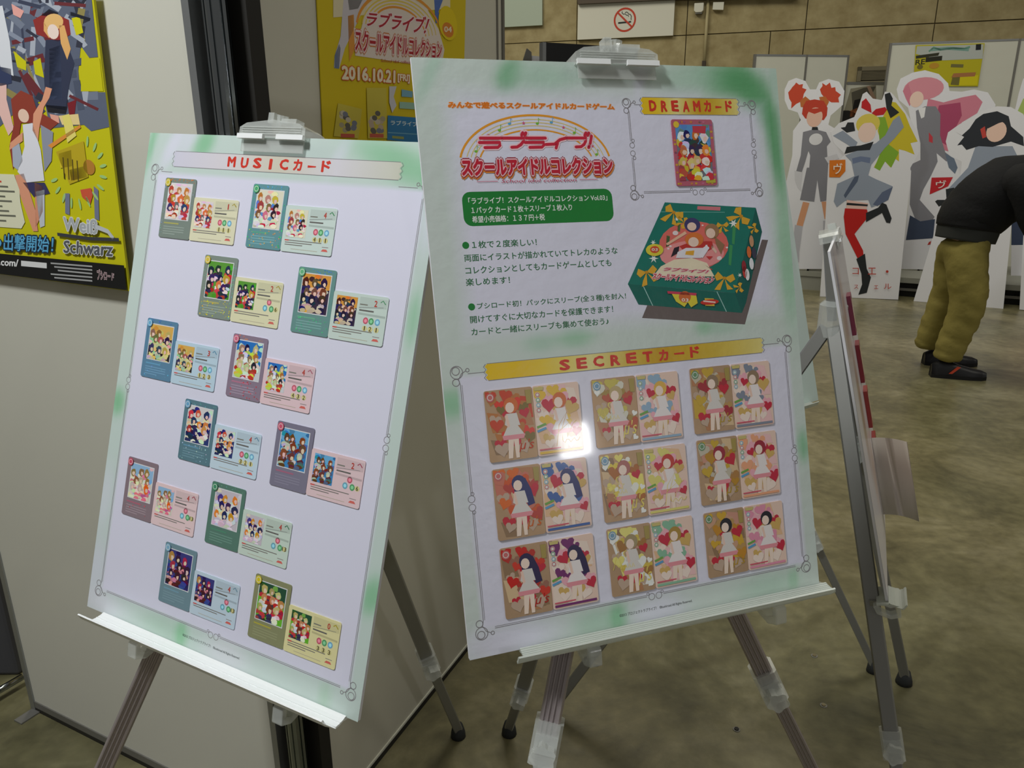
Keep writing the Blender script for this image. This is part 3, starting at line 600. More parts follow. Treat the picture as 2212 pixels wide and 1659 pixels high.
# --- left board print
q = MB(); frame(q, 28, 66, 571, 802, .0006, (66, 526)); q.build('printed_frame', PRINT, bL)
q = MB(); banner(q, 68, 30, 524, 55, .0007, [(0, (214, 212, 228)), (.25, (222, 216, 222)), (.5, (214, 208, 190)), (.75, (220, 216, 224)), (1, (206, 206, 190))]); spaced(q, 'MUSICカード', 184, 34, 404, 51, .0012, RED); q.build('music_banner', PRINT, bL)
CR = '©2013 プロジェクトラブライブ！  ©bushiroad All Rights Reserved.'
q = MB(); text(q, CR, rect(*U2(234, 818), *U2(360, 824)), .0006, (70, 80, 76), .012); q.build('copyright_line', PRINT, bL)
# --- right board print
q = MB(); frame(q, 325, 62, 539, 194, .0006, (345, 520), .8); q.build('printed_frame', GP, bR)
q = MB(); frame(q, 25, 441, 567, 803, .0006, (62, 525)); q.build('printed_frame', GP, bR)
GOLD = [(0, (236, 196, 20)), (.12, (236, 196, 30)), (.35, (234, 222, 150)), (.6, (206, 160, 20)), (.8, (214, 182, 60)), (1, (230, 214, 130))]
q = MB(); banner(q, 66, 429, 522, 452, .0007, GOLD); spaced(q, 'SECRETカード', 170, 433, 414, 449, .0012, RED); q.build('secret_banner', GP, bR)
q = MB(); banner(q, 349, 50, 514, 75, .0007, GOLD); spaced(q, 'DREAMカード', 356, 54, 509, 71, .0012, RED, .05); q.build('dream_banner', GP, bR)
q = MB(); text(q, CR, rect(*U2(234, 820), *U2(358, 826)), .0006, (80, 84, 84), .012); q.build('copyright_line', GP, bR)
q = MB(); z = .0006
for off, c in ((.12, (246, 200, 170)), (.05, (226, 120, 20))): text(q, 'みんなで遊べるスクールアイドルカードゲーム', rect(*U2(46, 60), *U2(301, 69)), z, c, off, ref=.03); z += .0003
q.build('tagline_lettering', GP, bR)
# logo
q = MB(); z = .0006
def arc(rx, ry, w, c, a0, a1):
    q.line([U2(171 + rx * cos(t), 150 - ry * sin(t)) for t in [a0 + (a1 - a0) * i / 40 for i in range(41)]], w * U, z, c)
OR = (236, 158, 40); YE = (232, 206, 120)
arc(116, 72, 3, OR, .17, pi - .17)
for k, (rx, ry) in enumerate(((107, 66), (101, 61.5), (95, 57))): arc(rx, ry, 1.2, YE, .2, pi - .2)
arc(88, 51, 2.2, OR, .24, pi - .24)
z += .0003; nc = [(120, 190, 60), (90, 170, 220), (214, 90, 130), (120, 190, 60), (90, 170, 220), (214, 90, 130), (120, 190, 60), (90, 170, 220), (214, 90, 130)]
for k in range(13):
    t = pi - .35 - k * (pi - .6) / 12; r_ = (97, 103, 99)[k % 3]; cx, cy = 171 + r_ * cos(t), 150 - (r_ * .62) * sin(t); c = nc[k % 9]
    if k % 3 == 2:
        st_ = [(cx + (3 if m % 2 == 0 else 1.3) * sin(m * pi / 5), cy - (3 if m % 2 == 0 else 1.3) * cos(m * pi / 5)) for m in range(10)]
        q.flat([U2(*p) for p in st_], z, c)
    else:
        a = U2(cx, cy); q.ell(a[0], a[1], 2.3 * U, 1.8 * U, z, c, 12); q.line([U2(cx + 2, cy), U2(cx + 2.6, cy - 8), U2(cx + 5, cy - 5)], .8 * U, z, c)
z += .0004
def LV(x, y): return U2(87 + .1483 * (x - 740), 110 + .136 * (y - 1005))
bars = [[(748, 1012), (955, 1012)], [(735, 1058), (945, 1058), (938, 1085), (915, 1108), (785, 1110)],
        [(975, 1012), (1195, 1012), (1180, 1045), (1150, 1080), (1110, 1105), (1055, 1108)], [(1180, 955), (1166, 982)], [(1212, 957), (1198, 982)],
        [(1210, 1012), (1410, 1012)], [(1195, 1058), (1395, 1058), (1388, 1085), (1365, 1108), (1240, 1110)],
        [(1410, 1080), (1500, 1076), (1560, 1030), (1625, 1012)], [(1532, 1066), (1512, 1118)],
        [(1645, 1012), (1850, 1012), (1835, 1045), (1815, 1080), (1780, 1105), (1725, 1108)], [(1845, 957), (1830, 984)], [(1877, 958), (1862, 984)],
        [(1903, 990), (1882, 1070)], [(1868, 1100), (1860, 1116)]]
for w_, c in ((8.4, (246, 206, 214)), (4.4, (204, 34, 62))):
    for b in bars:
        zz = z
        q.line([LV(*p) for p in b], w_ * U, zz, c)
        for p in (b[0], b[-1]): a = LV(*p); q.ell(a[0], a[1], w_ * U / 2, w_ * U / 2, zz + .00002, c, 12)
    z += .0003
BX = rect(*U2(57, 140), *U2(289, 164)); BX2 = rect(*U2(57, 142), *U2(290, 166))
text(q, 'スクールアイドルコレクション', BX2, z, (226, 130, 40), .2, ref=.03, space=.92); z += .0002
for off, c in ((.19, (150, 30, 52)), (.13, (240, 190, 198)), (.05, (196, 28, 52))): text(q, 'スクールアイドルコレクション', BX, z, c, off, ref=.03, space=.92); z += .0003
text(q, 'School idol collection', rect(*U2(113, 169.5), *U2(229, 174.5)), z, (196, 60, 90), .0, .2)
for a, b in ((77, 108), (234, 263)): q.line([U2(a, 172), U2(b, 172)], .7 * U, z, (196, 60, 90))
q.build('logo', GP, bR)
def rrect(x0, y0, x1, y1, r, n=5):
    p = []
    for cx, cy, a in ((x1 - r, y1 - r, 0), (x0 + r, y1 - r, pi / 2), (x0 + r, y0 + r, pi), (x1 - r, y0 + r, 1.5 * pi)):
        p += [U2(cx + r * cos(a + k * pi / 2 / n), cy + r * sin(a + k * pi / 2 / n)) for k in range(n + 1)]
    return p
q = MB(); q.flat(rrect(53, 186, 284, 234, 12), .0006, (26, 128, 52))
for s, x1, y0, x0 in (('「ラブライブ！スクールアイドルコレクション Vol.03」', 276, 194, 62), ('１パック カード１枚＋スリーブ１枚入り', 218, 207, 65), ('希望小売価格：１３７円＋税', 174, 220, 65)):
    text(q, s, rect(*U2(x0, y0), *U2(x1, y0 + 9.5)), .001, (232, 238, 232), .022)
q.build('price_box', GP, bR)
q = MB(); GT = (40, 110, 66)
for k_, (s, x0, x1, y) in enumerate((('１枚で２度楽しい！', 61, 158, 255), ('両面にイラストが描かれていてトレカのような', 48, 285, 273), ('コレクションとしてもカードゲームとしても', 48, 273, 290.5), ('楽しめます！', 47, 112, 307), ('ブシロード初！パックにスリーブ(全３種)を封入！', 60, 292, 342), ('開けてすぐに大切なカードを保護できます！', 48, 269, 359.5), ('カードと一緒にスリーブも集めて使おう♪', 48, 260, 377))):
    q = MB(); text(q, s, rect(*U2(x0, y), *U2(x1, y + 10.5)), .0006, GT, .012)
    if k_ in (0, 4): a = U2(52, (260.5, 347)[k_ > 0]); q.ell(a[0], a[1], 5 * U, 5 * U, .0006, (30, 128, 56), 20)
    q.build('writing_line', GP, bR)
# printed picture of the product box
f = zm(PR_, 1340, 420, 5.53); q = MB(); z = .0006
def sh(c, *p): q.flat([f(*k) for k in p], z, c)
def bl(c, x, y, rx, ry, rot=0, dz=0):
    a = f(x, y); b = f(x + rx, y); d = f(x, y + ry); q.ell(a[0], a[1], abs(b[0] - a[0]), abs(d[1] - a[1]), z + dz, c, 22, rot)
sh((110, 98, 96), (1690, 540), (1762, 545), (1485, 1552), (258, 1475), (320, 1325), (1400, 1400), (1450, 1300)); z += .0003
TE = (14, 118, 104)
sh(TE, (530, 95), (1615, 160), (1365, 1180), (88, 1070)); sh((10, 102, 90), (88, 1070), (1165, 1165), (1365, 1180), (1450, 1415), (215, 1315)); sh((8, 92, 84), (1615, 160), (1690, 445), (1500, 1290), (1450, 1415), (1365, 1180)); z += .0003
q.line([f(262, 1075), f(385, 1330)], .0012, z, (160, 200, 196)); q.line([f(1150, 1160), f(1265, 1402)], .0012, z, (160, 200, 196)); q.line([f(480, 208), f(1245, 215)], .0008, z, (110, 180, 170))
sh((214, 120, 130), (920, 140), (1195, 150), (1190, 195), (915, 180))
for x, y in ((560, 640), (700, 350), (1350, 500), (1310, 750)): sh((60, 150, 90), (x - 10, y - 150), (x + 30, y - 140), (x + 10, y + 100), (x - 20, y + 90))
bl((226, 110, 100), 880, 610, 410, 290); z += .0003; bl((236, 150, 150), 860, 720, 380, 170); z += .0002
for x, y, r_ in ((655, 462, 34), (1180, 762, 30), (595, 620, 16), (570, 648, 14), (1270, 635, 14), (980, 370, 12)): bl((240, 225, 225), x, y, r_, r_ * .8)
for x, y, r_ in ((672, 296, 22), (1347, 346, 40), (390, 575, 24), (395, 765, 40), (1425, 965, 20)):
    q.flat([f(x + (r_ * (1.5 if k % 2 == 0 else .5)) * cos(k * pi / 6), y + (r_ * (1.5 if k % 2 == 0 else .5)) * sin(k * pi / 6)) for k in range(12)], z, (235, 240, 236))
BO = (226, 172, 48)
def bow(x, y, s, a):
    for L in (((0, 0), (-90, -60), (-120, 0), (-85, 50)), ((0, 0), (90, -70), (130, -10), (80, 40)), ((0, 0), (-60, 90), (-90, 160), (-20, 150)), ((0, 0), (50, 60), (130, 110), (60, 130))):
        sh(BO, *[(x + s * (p * cos(a) - r_ * sin(a)), y + s * (p * sin(a) + r_ * cos(a))) for p, r_ in L])
    bl((206, 146, 30), x, y, 22 * s, 18 * s, 0, .0002)
z += .0002
bow(635, 215, 1, .6); bow(1440, 260, 1, 1.0); bow(310, 930, 1, -.2); bow(1240, 1000, 1, 0.2); bow(1215, 370, .6, 0); bow(760, 340, .6, 2); bow(1605, 400, .5, 1.3); bow(1430, 1110, .5, 1.4)
z += .0003                                     # plain generic patches in the picture's colours
sh((40, 28, 40), (640, 640), (700, 620), (690, 700), (600, 750)); sh((196, 50, 44), (700, 620), (860, 560), (1090, 560), (1110, 640), (960, 720), (760, 680)); sh((236, 190, 160), (540, 590), (770, 440), (790, 470), (560, 610)); bl((62, 58, 110), 855, 365, 95, 85); bl((160, 120, 84), 1090, 440, 85, 90); sh((150, 112, 80), (1120, 500), (1240, 600), (1200, 720), (1140, 600)); sh((236, 200, 180), (1090, 600), (1150, 680), (1140, 710), (1080, 640)); z += .0002
bl((240, 208, 190), 850, 385, 55, 50); bl((240, 208, 190), 1075, 465, 55, 60); bl((222, 120, 50), 880, 540, 110, 85, 0, .0001); z += .0003; bl((242, 212, 196), 870, 570, 62, 58); sh((232, 228, 236), (780, 640), (980, 640), (1040, 600), (960, 760), (660, 760), (680, 690)); z += .0002; sh((230, 170, 50), (780, 680), (880, 670), (870, 730), (770, 720)); sh((236, 232, 240), (1020, 600), (1060, 640), (980, 760), (930, 740))
sh((240, 226, 196), (480, 860), (640, 780), (850, 760), (1030, 820), (1120, 980), (380, 990)); sh((206, 50, 50), (1020, 740), (1100, 740), (1060, 780)); sh((200, 60, 60), (1000, 840), (1100, 900), (1080, 900)); z += .0003
for off, c in ((.14, (240, 200, 205)), (.03, (200, 36, 60))):
    text(q, 'ラブライブ！', quadf([f(530, 870), f(1055, 905), f(1040, 945), f(510, 912)]), z, c, off, .25, ref=.012); text(q, 'スクールアイドルコレクション', quadf([f(390, 940), f(1130, 985), f(1085, 1065), f(375, 1010)]), z, c, off, ref=.012, space=.92); z += .0003
bl((226, 210, 60), 405, 665, 105, 72); bl((216, 80, 44), 405, 660, 55, 42, 0, .0002); text(q, '03', quadf([f(370, 642), f(442, 645), f(440, 680), f(368, 677)]), z + .0005, (240, 230, 220), .02)
sh((226, 210, 60), (610, 1190), (900, 1200), (918, 1300), (840, 1350), (800, 1290), (760, 1345), (660, 1280)); z += .0002; bl((216, 110, 50), 765, 1225, 72, 68); sh((206, 60, 90), (555, 1155), (905, 1180), (900, 1210), (560, 1185)); z += .0002; text(q, '03', quadf([f(728, 1240), f(808, 1245), f(806, 1285), f(726, 1280)]), z, (240, 230, 220), .02)
sh((230, 190, 60), (1000, 1240), (1110, 1245), (1120, 1335), (1010, 1330)); z += .0002; bl((206, 50, 36), 1060, 1287, 110, 32); q.line([f(985, 1275), f(1130, 1290)], .002, z + .0002, (240, 210, 200))
for (x, y, c) in ((1560, 560, (200, 150, 110)), (1530, 690, (220, 110, 50)), (1590, 700, (60, 60, 80)), (1560, 830, (230, 230, 235)), (1470, 860, (150, 40, 50)), (1510, 960, (235, 235, 238)), (1480, 930, (200, 60, 50))): bl(c, x, y, 26, 70, 0, .0001)
q.build('box_picture', GP, bR)
# ---------------------------------------------------------------- cards on the boards
def body(parent, w, h, col, m, thick=.0011, r=3.2):
    q = MB(); q.prism(rrect(0, 0, w, h, r, 3), .0005, .0005 + thick, col); return q.build('card_body', m, parent)
ZC = .0017
def artgroup(q, x0, y0, x1, y1, z, bgc, blobs, rg, heads=7):
    """a picture of plain colour patches: backdrop, then generic round-headed patches"""
    q.flat([U2(x0, y0), U2(x1, y0), U2(x1, y1), U2(x0, y1)], z, bgc[0])
    W, H = x1 - x0, y1 - y0; J = lambda c, k=22: tuple(max(0, min(255, int(v + rg.uniform(-k, k)))) for v in c)
    if len(bgc) > 1:
        q.flat([U2(x0, y0), U2(x1, y0), U2(x1, y0 + H * .36), U2(x0 + W * .4, y0 + H * .45), U2(x0, y0 + H * .3)], z + .00005, bgc[1])
    def patch(cx, cy, w_, h_, zz, c, n=7):
        p = [(cx + w_ * cos(t) * rg.uniform(.7, 1.2), cy + h_ * sin(t) * rg.uniform(.7, 1.2)) for t in [2 * pi * i / n for i in range(n)]]
        q.flat([U2(min(x1, max(x0, a)), min(y1, max(y0, b_))) for a, b_ in p], zz, c)
    for k in range(14): patch(rg.uniform(x0, x1), rg.uniform(y0, y1), W * .12, H * .07, z + .0001 + k * .00001, J(rg.choice(bgc), 30))
    z += .0003; cols = 3 if heads < 10 else 4; rows = (heads + cols - 1) // cols
    for k in range(heads):
        r_, c_ = divmod(k, cols); cx = x0 + W * ((c_ + .5 + .25 * (r_ % 2) + rg.uniform(-.2, .2)) / (cols + .3)); cy = y0 + H * (.22 + .62 * r_ / max(1, rows - .2) + rg.uniform(-.05, .05)); r = W * rg.uniform(.10, .135)
        hc = J(rg.choice(blobs[0])); bc = rg.choice(blobs[1]); zz = z + k * .00009
        for m in range(5): patch(cx + rg.uniform(-.1, .1) * W, cy + H * (.12 + .05 * m), W * .13, H * .07, zz + m * .00001, J(bc if m % 3 else rg.choice(blobs[1]), 26))
        patch(cx, cy, r, r * 1.2, zz + .00006, hc, 9); patch(cx + r * .2, cy + r * .3, r * .5, r * .62, zz + .00007, J((238, 206, 188), 10), 8); patch(cx, cy - r * .5, r * .8, r * .4, zz + .00008, J(hc, 14), 6)
HAIR = [(216, 110, 60), (60, 56, 100), (214, 180, 90), (196, 70, 80), (130, 100, 70), (40, 40, 60), (210, 130, 150)]
ABST = [(236, 230, 226), (200, 60, 60), (226, 200, 190), (90, 110, 170)]
MC = [ # x, y, border, icon, back colour, sky, blobs, painted foil glints, corner number, discs
 (55, 75, (118, 130, 122), (220, 200, 60), (232, 228, 196), [(232, 222, 220)], ([(196, 60, 70), (216, 120, 60), (60, 60, 96), (120, 110, 110), (190, 160, 70)], [(200, 70, 60), (236, 226, 220), (180, 60, 50)]), [((240, 140, 40), 'top', 22), ((150, 190, 200), 'rim', 20)], '1', 'r111', 'red group picture and a silver speckled green-grey border with painted glints, top left'),
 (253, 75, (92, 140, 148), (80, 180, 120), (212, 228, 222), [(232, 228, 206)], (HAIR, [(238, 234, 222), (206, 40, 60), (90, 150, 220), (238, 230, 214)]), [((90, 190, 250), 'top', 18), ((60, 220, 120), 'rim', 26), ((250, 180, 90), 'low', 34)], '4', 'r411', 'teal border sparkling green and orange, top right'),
 (170, 196, (122, 136, 126), (226, 200, 70), (232, 228, 190), [(96, 160, 60)], ([(60, 50, 90), (226, 150, 60), (200, 60, 70), (40, 40, 50)], [(206, 50, 60), (238, 236, 236), (50, 46, 80)]), [((230, 226, 60), 'low', 44), ((120, 220, 180), 'rim', 26)], '2', 't6', 'green meadow picture and painted yellow glints'),
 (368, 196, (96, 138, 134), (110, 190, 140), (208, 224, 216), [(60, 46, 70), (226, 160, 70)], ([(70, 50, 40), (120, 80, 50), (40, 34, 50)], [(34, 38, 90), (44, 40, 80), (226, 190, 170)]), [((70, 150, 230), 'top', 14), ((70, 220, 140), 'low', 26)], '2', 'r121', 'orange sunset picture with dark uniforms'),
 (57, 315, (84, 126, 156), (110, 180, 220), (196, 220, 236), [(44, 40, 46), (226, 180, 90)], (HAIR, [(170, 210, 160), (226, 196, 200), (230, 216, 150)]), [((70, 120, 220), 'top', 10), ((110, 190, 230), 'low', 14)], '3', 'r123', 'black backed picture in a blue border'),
 (255, 315, (132, 116, 134), (220, 110, 140), (236, 206, 212), [(214, 216, 220), (40, 120, 200)], ([(214, 206, 150), (40, 40, 60), (196, 190, 170), (160, 120, 90)], [(200, 70, 60), (236, 226, 206), (216, 220, 80), (240, 236, 230)]), [((250, 150, 90), 'top', 16), ((230, 60, 70), 'low', 26)], '4', 'r432', 'blue sky picture in a mauve border with painted red glints'),
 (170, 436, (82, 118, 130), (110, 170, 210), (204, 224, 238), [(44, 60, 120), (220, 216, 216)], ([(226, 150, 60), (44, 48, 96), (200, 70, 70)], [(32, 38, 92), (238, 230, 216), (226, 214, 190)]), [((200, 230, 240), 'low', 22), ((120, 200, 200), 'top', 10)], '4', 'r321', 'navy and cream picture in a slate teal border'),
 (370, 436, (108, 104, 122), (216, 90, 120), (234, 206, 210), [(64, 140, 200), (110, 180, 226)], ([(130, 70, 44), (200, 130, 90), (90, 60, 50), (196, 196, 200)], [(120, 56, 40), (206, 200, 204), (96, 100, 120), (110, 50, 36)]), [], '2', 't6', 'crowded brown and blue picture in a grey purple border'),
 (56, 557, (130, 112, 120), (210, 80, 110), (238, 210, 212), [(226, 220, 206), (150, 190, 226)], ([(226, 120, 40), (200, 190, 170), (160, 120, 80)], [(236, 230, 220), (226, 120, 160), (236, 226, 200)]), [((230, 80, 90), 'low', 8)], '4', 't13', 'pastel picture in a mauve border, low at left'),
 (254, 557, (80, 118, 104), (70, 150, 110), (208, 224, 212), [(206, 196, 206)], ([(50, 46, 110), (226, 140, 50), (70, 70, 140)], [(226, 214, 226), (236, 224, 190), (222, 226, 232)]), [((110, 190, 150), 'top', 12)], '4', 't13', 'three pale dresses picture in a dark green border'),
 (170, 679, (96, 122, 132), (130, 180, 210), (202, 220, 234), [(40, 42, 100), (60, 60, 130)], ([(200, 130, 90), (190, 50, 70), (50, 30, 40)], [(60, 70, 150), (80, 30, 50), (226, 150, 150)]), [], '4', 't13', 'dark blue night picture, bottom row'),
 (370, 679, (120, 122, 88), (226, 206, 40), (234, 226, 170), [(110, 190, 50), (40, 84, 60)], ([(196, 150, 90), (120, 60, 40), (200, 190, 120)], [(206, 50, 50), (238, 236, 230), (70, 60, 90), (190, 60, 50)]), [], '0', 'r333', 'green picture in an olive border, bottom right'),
]
def mwcard(pl, x, y):
    return pl.mw() @ Matrix.Translation((x * U, -y * U, 0))
for n, (x, y, brd, icon, back, sky, blobs, sparks, num, discs, desc) in enumerate(MC):
    c = empty('trading_card', mw=mwcard(PL_, x, y)); tag(c, 'upright card, ' + desc, 'card', 'upright cards on the left board')
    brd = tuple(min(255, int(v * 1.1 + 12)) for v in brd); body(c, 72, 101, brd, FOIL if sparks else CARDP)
    q = MB(); q.flat([U2(9, 8), U2(65, 8), U2(65, 70), U2(9, 70)], ZC, (226, 226, 230)); artgroup(q, 10.5, 9.5, 63.5, 68.5, ZC + .0001, sky, blobs, random.Random(n), 9); q.build('picture', CARDP, c)
    q = MB(); a = U2(8, 8); q.ell(a[0], a[1], 6 * U, 6.5 * U, ZC + .0014, icon, 16); q.ring(a[0], a[1], 4 * U, .8 * U, ZC + .0015, (236, 236, 230), n=12); q.build('corner_icon', CARDP, c)
    q = MB(); q.line([U2(9, 76), U2(44, 76)], 2.4 * U, ZC, tuple(min(255, int(v * .5 + icon[k] * .5)) for k, v in enumerate(brd)))
    for k in range(4): q.line([U2(9, 82 + k * 4), U2(58 - (k == 3) * 20, 82 + k * 4)], 1.6 * U, ZC, tuple(min(255, v + 16) for v in brd))
    q.build('caption_lines', CARDP, c)
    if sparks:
        q = MB(); rg = random.Random(40 + n)  # holographic reflections of the foil, put in as coloured dots
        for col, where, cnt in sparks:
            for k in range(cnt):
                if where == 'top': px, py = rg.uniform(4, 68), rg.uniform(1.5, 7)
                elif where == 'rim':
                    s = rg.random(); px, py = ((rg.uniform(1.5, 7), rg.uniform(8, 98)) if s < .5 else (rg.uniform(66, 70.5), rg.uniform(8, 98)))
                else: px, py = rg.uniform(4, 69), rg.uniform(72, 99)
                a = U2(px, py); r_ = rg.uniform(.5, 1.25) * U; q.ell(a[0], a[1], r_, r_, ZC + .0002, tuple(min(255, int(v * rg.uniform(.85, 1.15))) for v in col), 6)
        q.build('painted_glints', CARDP, c)
    c = empty('trading_card', mw=mwcard(PL_, x + 72.5, y + 29)); tag(c, 'sideways partner of the upright card, ' + desc.replace('picture', 'art').replace(' in a', ',').replace(' and a silver speckled', ',') , 'card', 'sideways cards on the left board')
    body(c, 99, 72, back, CARDP)
    q = MB(); artgroup(q, 7, 6, 45, 49, ZC, sky, blobs, random.Random(n), 9); q.build('picture', CARDP, c)
    q = MB(); dk = tuple(int(v * .86) for v in back); q.flat([U2(49, 4), U2(97, 4), U2(97, 17), U2(49, 21)], ZC, tuple(int(v * .93) for v in back)); q.flat([U2(49, 27), U2(97, 28), U2(97, 31), U2(49, 30)], ZC, dk); q.line([U2(49, 20), U2(92, 16)], .6 * U, ZC + .0001, (120, 120, 120)); q.line([U2(50, 15), U2(64, 15)], 1.8 * U, ZC + .0001, (130, 130, 120)); q.line([U2(50, 23.5), U2(76, 23.5)], 2.2 * U, ZC + .0001, (110, 108, 104)); q.line([U2(86, 9), U2(90, 6), U2(95, 11)], 1.6 * U, ZC + .0001, tuple(int(v * .8) for v in icon))
    text(q, num, rect(*U2(75.5 + 1.5 * (num == '1'), 7), *U2(80.5 - 1.5 * (num == '1'), 16)), ZC + .0002, (190, 70, 60), .03)
    q.build('title_band', CARDP, c)
    q = MB(); tri = discs[0] == 't'; dp = [(76, 33), (69, 43), (82, 43)] if tri else [(64, 38), (74, 38), (85, 38)]
    for (dx, dy), dc in zip(dp, ((206, 96, 116), (110, 176, 196) if tri else (90, 164, 110), (90, 164, 110) if tri else (120, 180, 216))):
        a = U2(dx, dy); q.ell(a[0], a[1], 4.6 * U, 5 * U, ZC, dc, 16); q.ell(a[0], a[1], 2.6 * U, 2.8 * U, ZC + .0001, tuple(min(255, v + 60) for v in dc), 12)
    sp_ = [(91, 43)] if tri else [(64, 49.5), (74, 49.5), (85, 49.5)]
    nm = [discs[1:]] if tri else list(discs[1:])
    for (dx, dy), s in zip(sp_, nm):
        a = U2(dx, dy); q.ell(a[0], a[1], 4.4 * U, 4 * U, ZC, (222, 214, 150), 14); w_ = (.8 if s == '1' else 2.0 * len(s)); text(q, s, rect(*U2(dx - w_, dy - 3.6), *U2(dx + w_, dy + 3)), ZC + .0002, (84, 76, 50), .02)
    q.build('number_discs', CARDP, c)
    q = MB()
    for k in range(2 + n % 2): q.line([U2(7, 54 + 3.4 * k), U2(78 - 18 * k, 54 + 3.4 * k)], 1.3 * U, ZC, (130, 126, 120))
    q.flat([U2(6, 53), U2(14, 53), U2(14, 55), U2(6, 55)], ZC + .0001, (214, 96, 90)); q.line([U2(20, 67), U2(72, 67)], .7 * U, ZC, (190, 180, 160)); q.flat([U2(79, 66), U2(82, 62.5), U2(89, 62.5), U2(92, 66)], ZC, (222, 110, 100)); q.line([U2(80, 59.5), U2(92, 59.5)], 1.0 * U, ZC, (150, 140, 140))
    q.build('text_lines', CARDP, c)
# right board: nine pairs
def heart(q, x, y, r, z, c, W, H, rot=0):
    pts = []
    for k in range(16):
        t = 2 * pi * k / 16; a = .062 * 16 * sin(t) ** 3 * r; b = -.062 * (13 * cos(t) - 5 * cos(2 * t) - 2 * cos(3 * t) - cos(4 * t)) * r
        px = x + a * cos(rot) - b * sin(rot); py = y + a * sin(rot) + b * cos(rot); pts.append(U2(min(W - 1.5, max(1.5, px)), min(H - 1.5, max(1.5, py))))
    q.flat(pts, z, c)
def figure(q, x, y, s, z, hair, longh, dress, legs=(244, 222, 206), flip=1):
    """plain faceless figure of colour patches"""
    P = lambda a, b: U2(x + a * s * flip, y + b * s)
    def pol(c, *p, dz=0):
        q.flat([P(*k) for k in p], z + dz, c)
    if longh: pol(hair, (-6, -20), (8, -20), (14, -6), (17, 10), (9, 12), (4, 0), (-6, -6))
    pol(legs, (-6, 18), (6, 18), (5, 44), (1, 44), (0, 24), (-3, 44), (-8, 44), dz=.00003)
    pol(dress, (-6, -6), (6, -6), (9, 8), (6, 8), (14, 20), (-13, 20), (-6, 8), (-9, 6), dz=.00006)
    pol((232, 150, 160), (-13, 18), (14, 18), (12, 23), (-12, 23), dz=.00009)
    pol((240, 206, 190), (-8, -4), (-5, -5), (-3, 8), (-6, 10), dz=.0001)
    a = P(0, -15); q.ell(a[0], a[1], 8.5 * s * U, 9 * s * U, z + .00012, hair, 14); a = P(-1.5, -12.5); q.ell(a[0], a[1], 5.2 * s * U, 6 * s * U, z + .00015, (246, 222, 208), 12)
SC_ = [ # x, y, hair, long, accent hearts, foil colours, lamp reflection put into the ink, description
 (57, 467, (214, 110, 50), 0, (232, 190, 60), [(206, 70, 40), (190, 120, 60), (226, 60, 40), (130, 110, 50)], 0, 'yellow hearts, top left', 'brown and red'),
 (222, 467, (226, 180, 80), 0, (150, 180, 206), [(206, 190, 90), (220, 216, 200), (170, 140, 70), (190, 90, 60)], 1, 'pale blue hearts, top middle', 'gold and silver'),
 (388, 466, (150, 126, 100), 0, (134, 142, 160), [(206, 170, 60), (200, 190, 170), (190, 150, 90), (170, 50, 60)], 0, 'grey hearts, top right', 'muted gold'),
 (58, 579, (44, 50, 110), 1, (66, 102, 170), [(226, 110, 40), (206, 120, 100), (214, 90, 40), (190, 70, 60)], 0, 'royal blue hearts, middle row left', 'orange'),
 (224, 579, (200, 60, 50), 0, (226, 216, 120), [(240, 226, 120), (240, 240, 230), (230, 206, 80), (180, 110, 50)], 2, 'pale yellow hearts, centre', 'bright gold and silver'),
 (389, 578, (160, 40, 60), 0, (240, 170, 130), [(206, 170, 50), (200, 190, 170), (180, 130, 70), (190, 140, 40)], 0, 'peach hearts, middle row right', 'bronze'),
 (58, 692, (46, 36, 80), 1, (120, 44, 110), [(206, 30, 20), (190, 50, 40), (160, 110, 90), (214, 60, 40)], 0, 'purple hearts, bottom left', 'scarlet'),
 (225, 691, (176, 140, 60), 0, (140, 190, 160), [(236, 226, 130), (240, 240, 236), (216, 190, 80), (170, 120, 60)], 1, 'mint green hearts, bottom middle', 'pale gold'),
 (390, 692, (36, 34, 44), 0, (230, 150, 176), [(214, 170, 50), (206, 160, 130), (190, 150, 90), (200, 140, 40)], 0, 'pink hearts, bottom right', 'amber'),
]
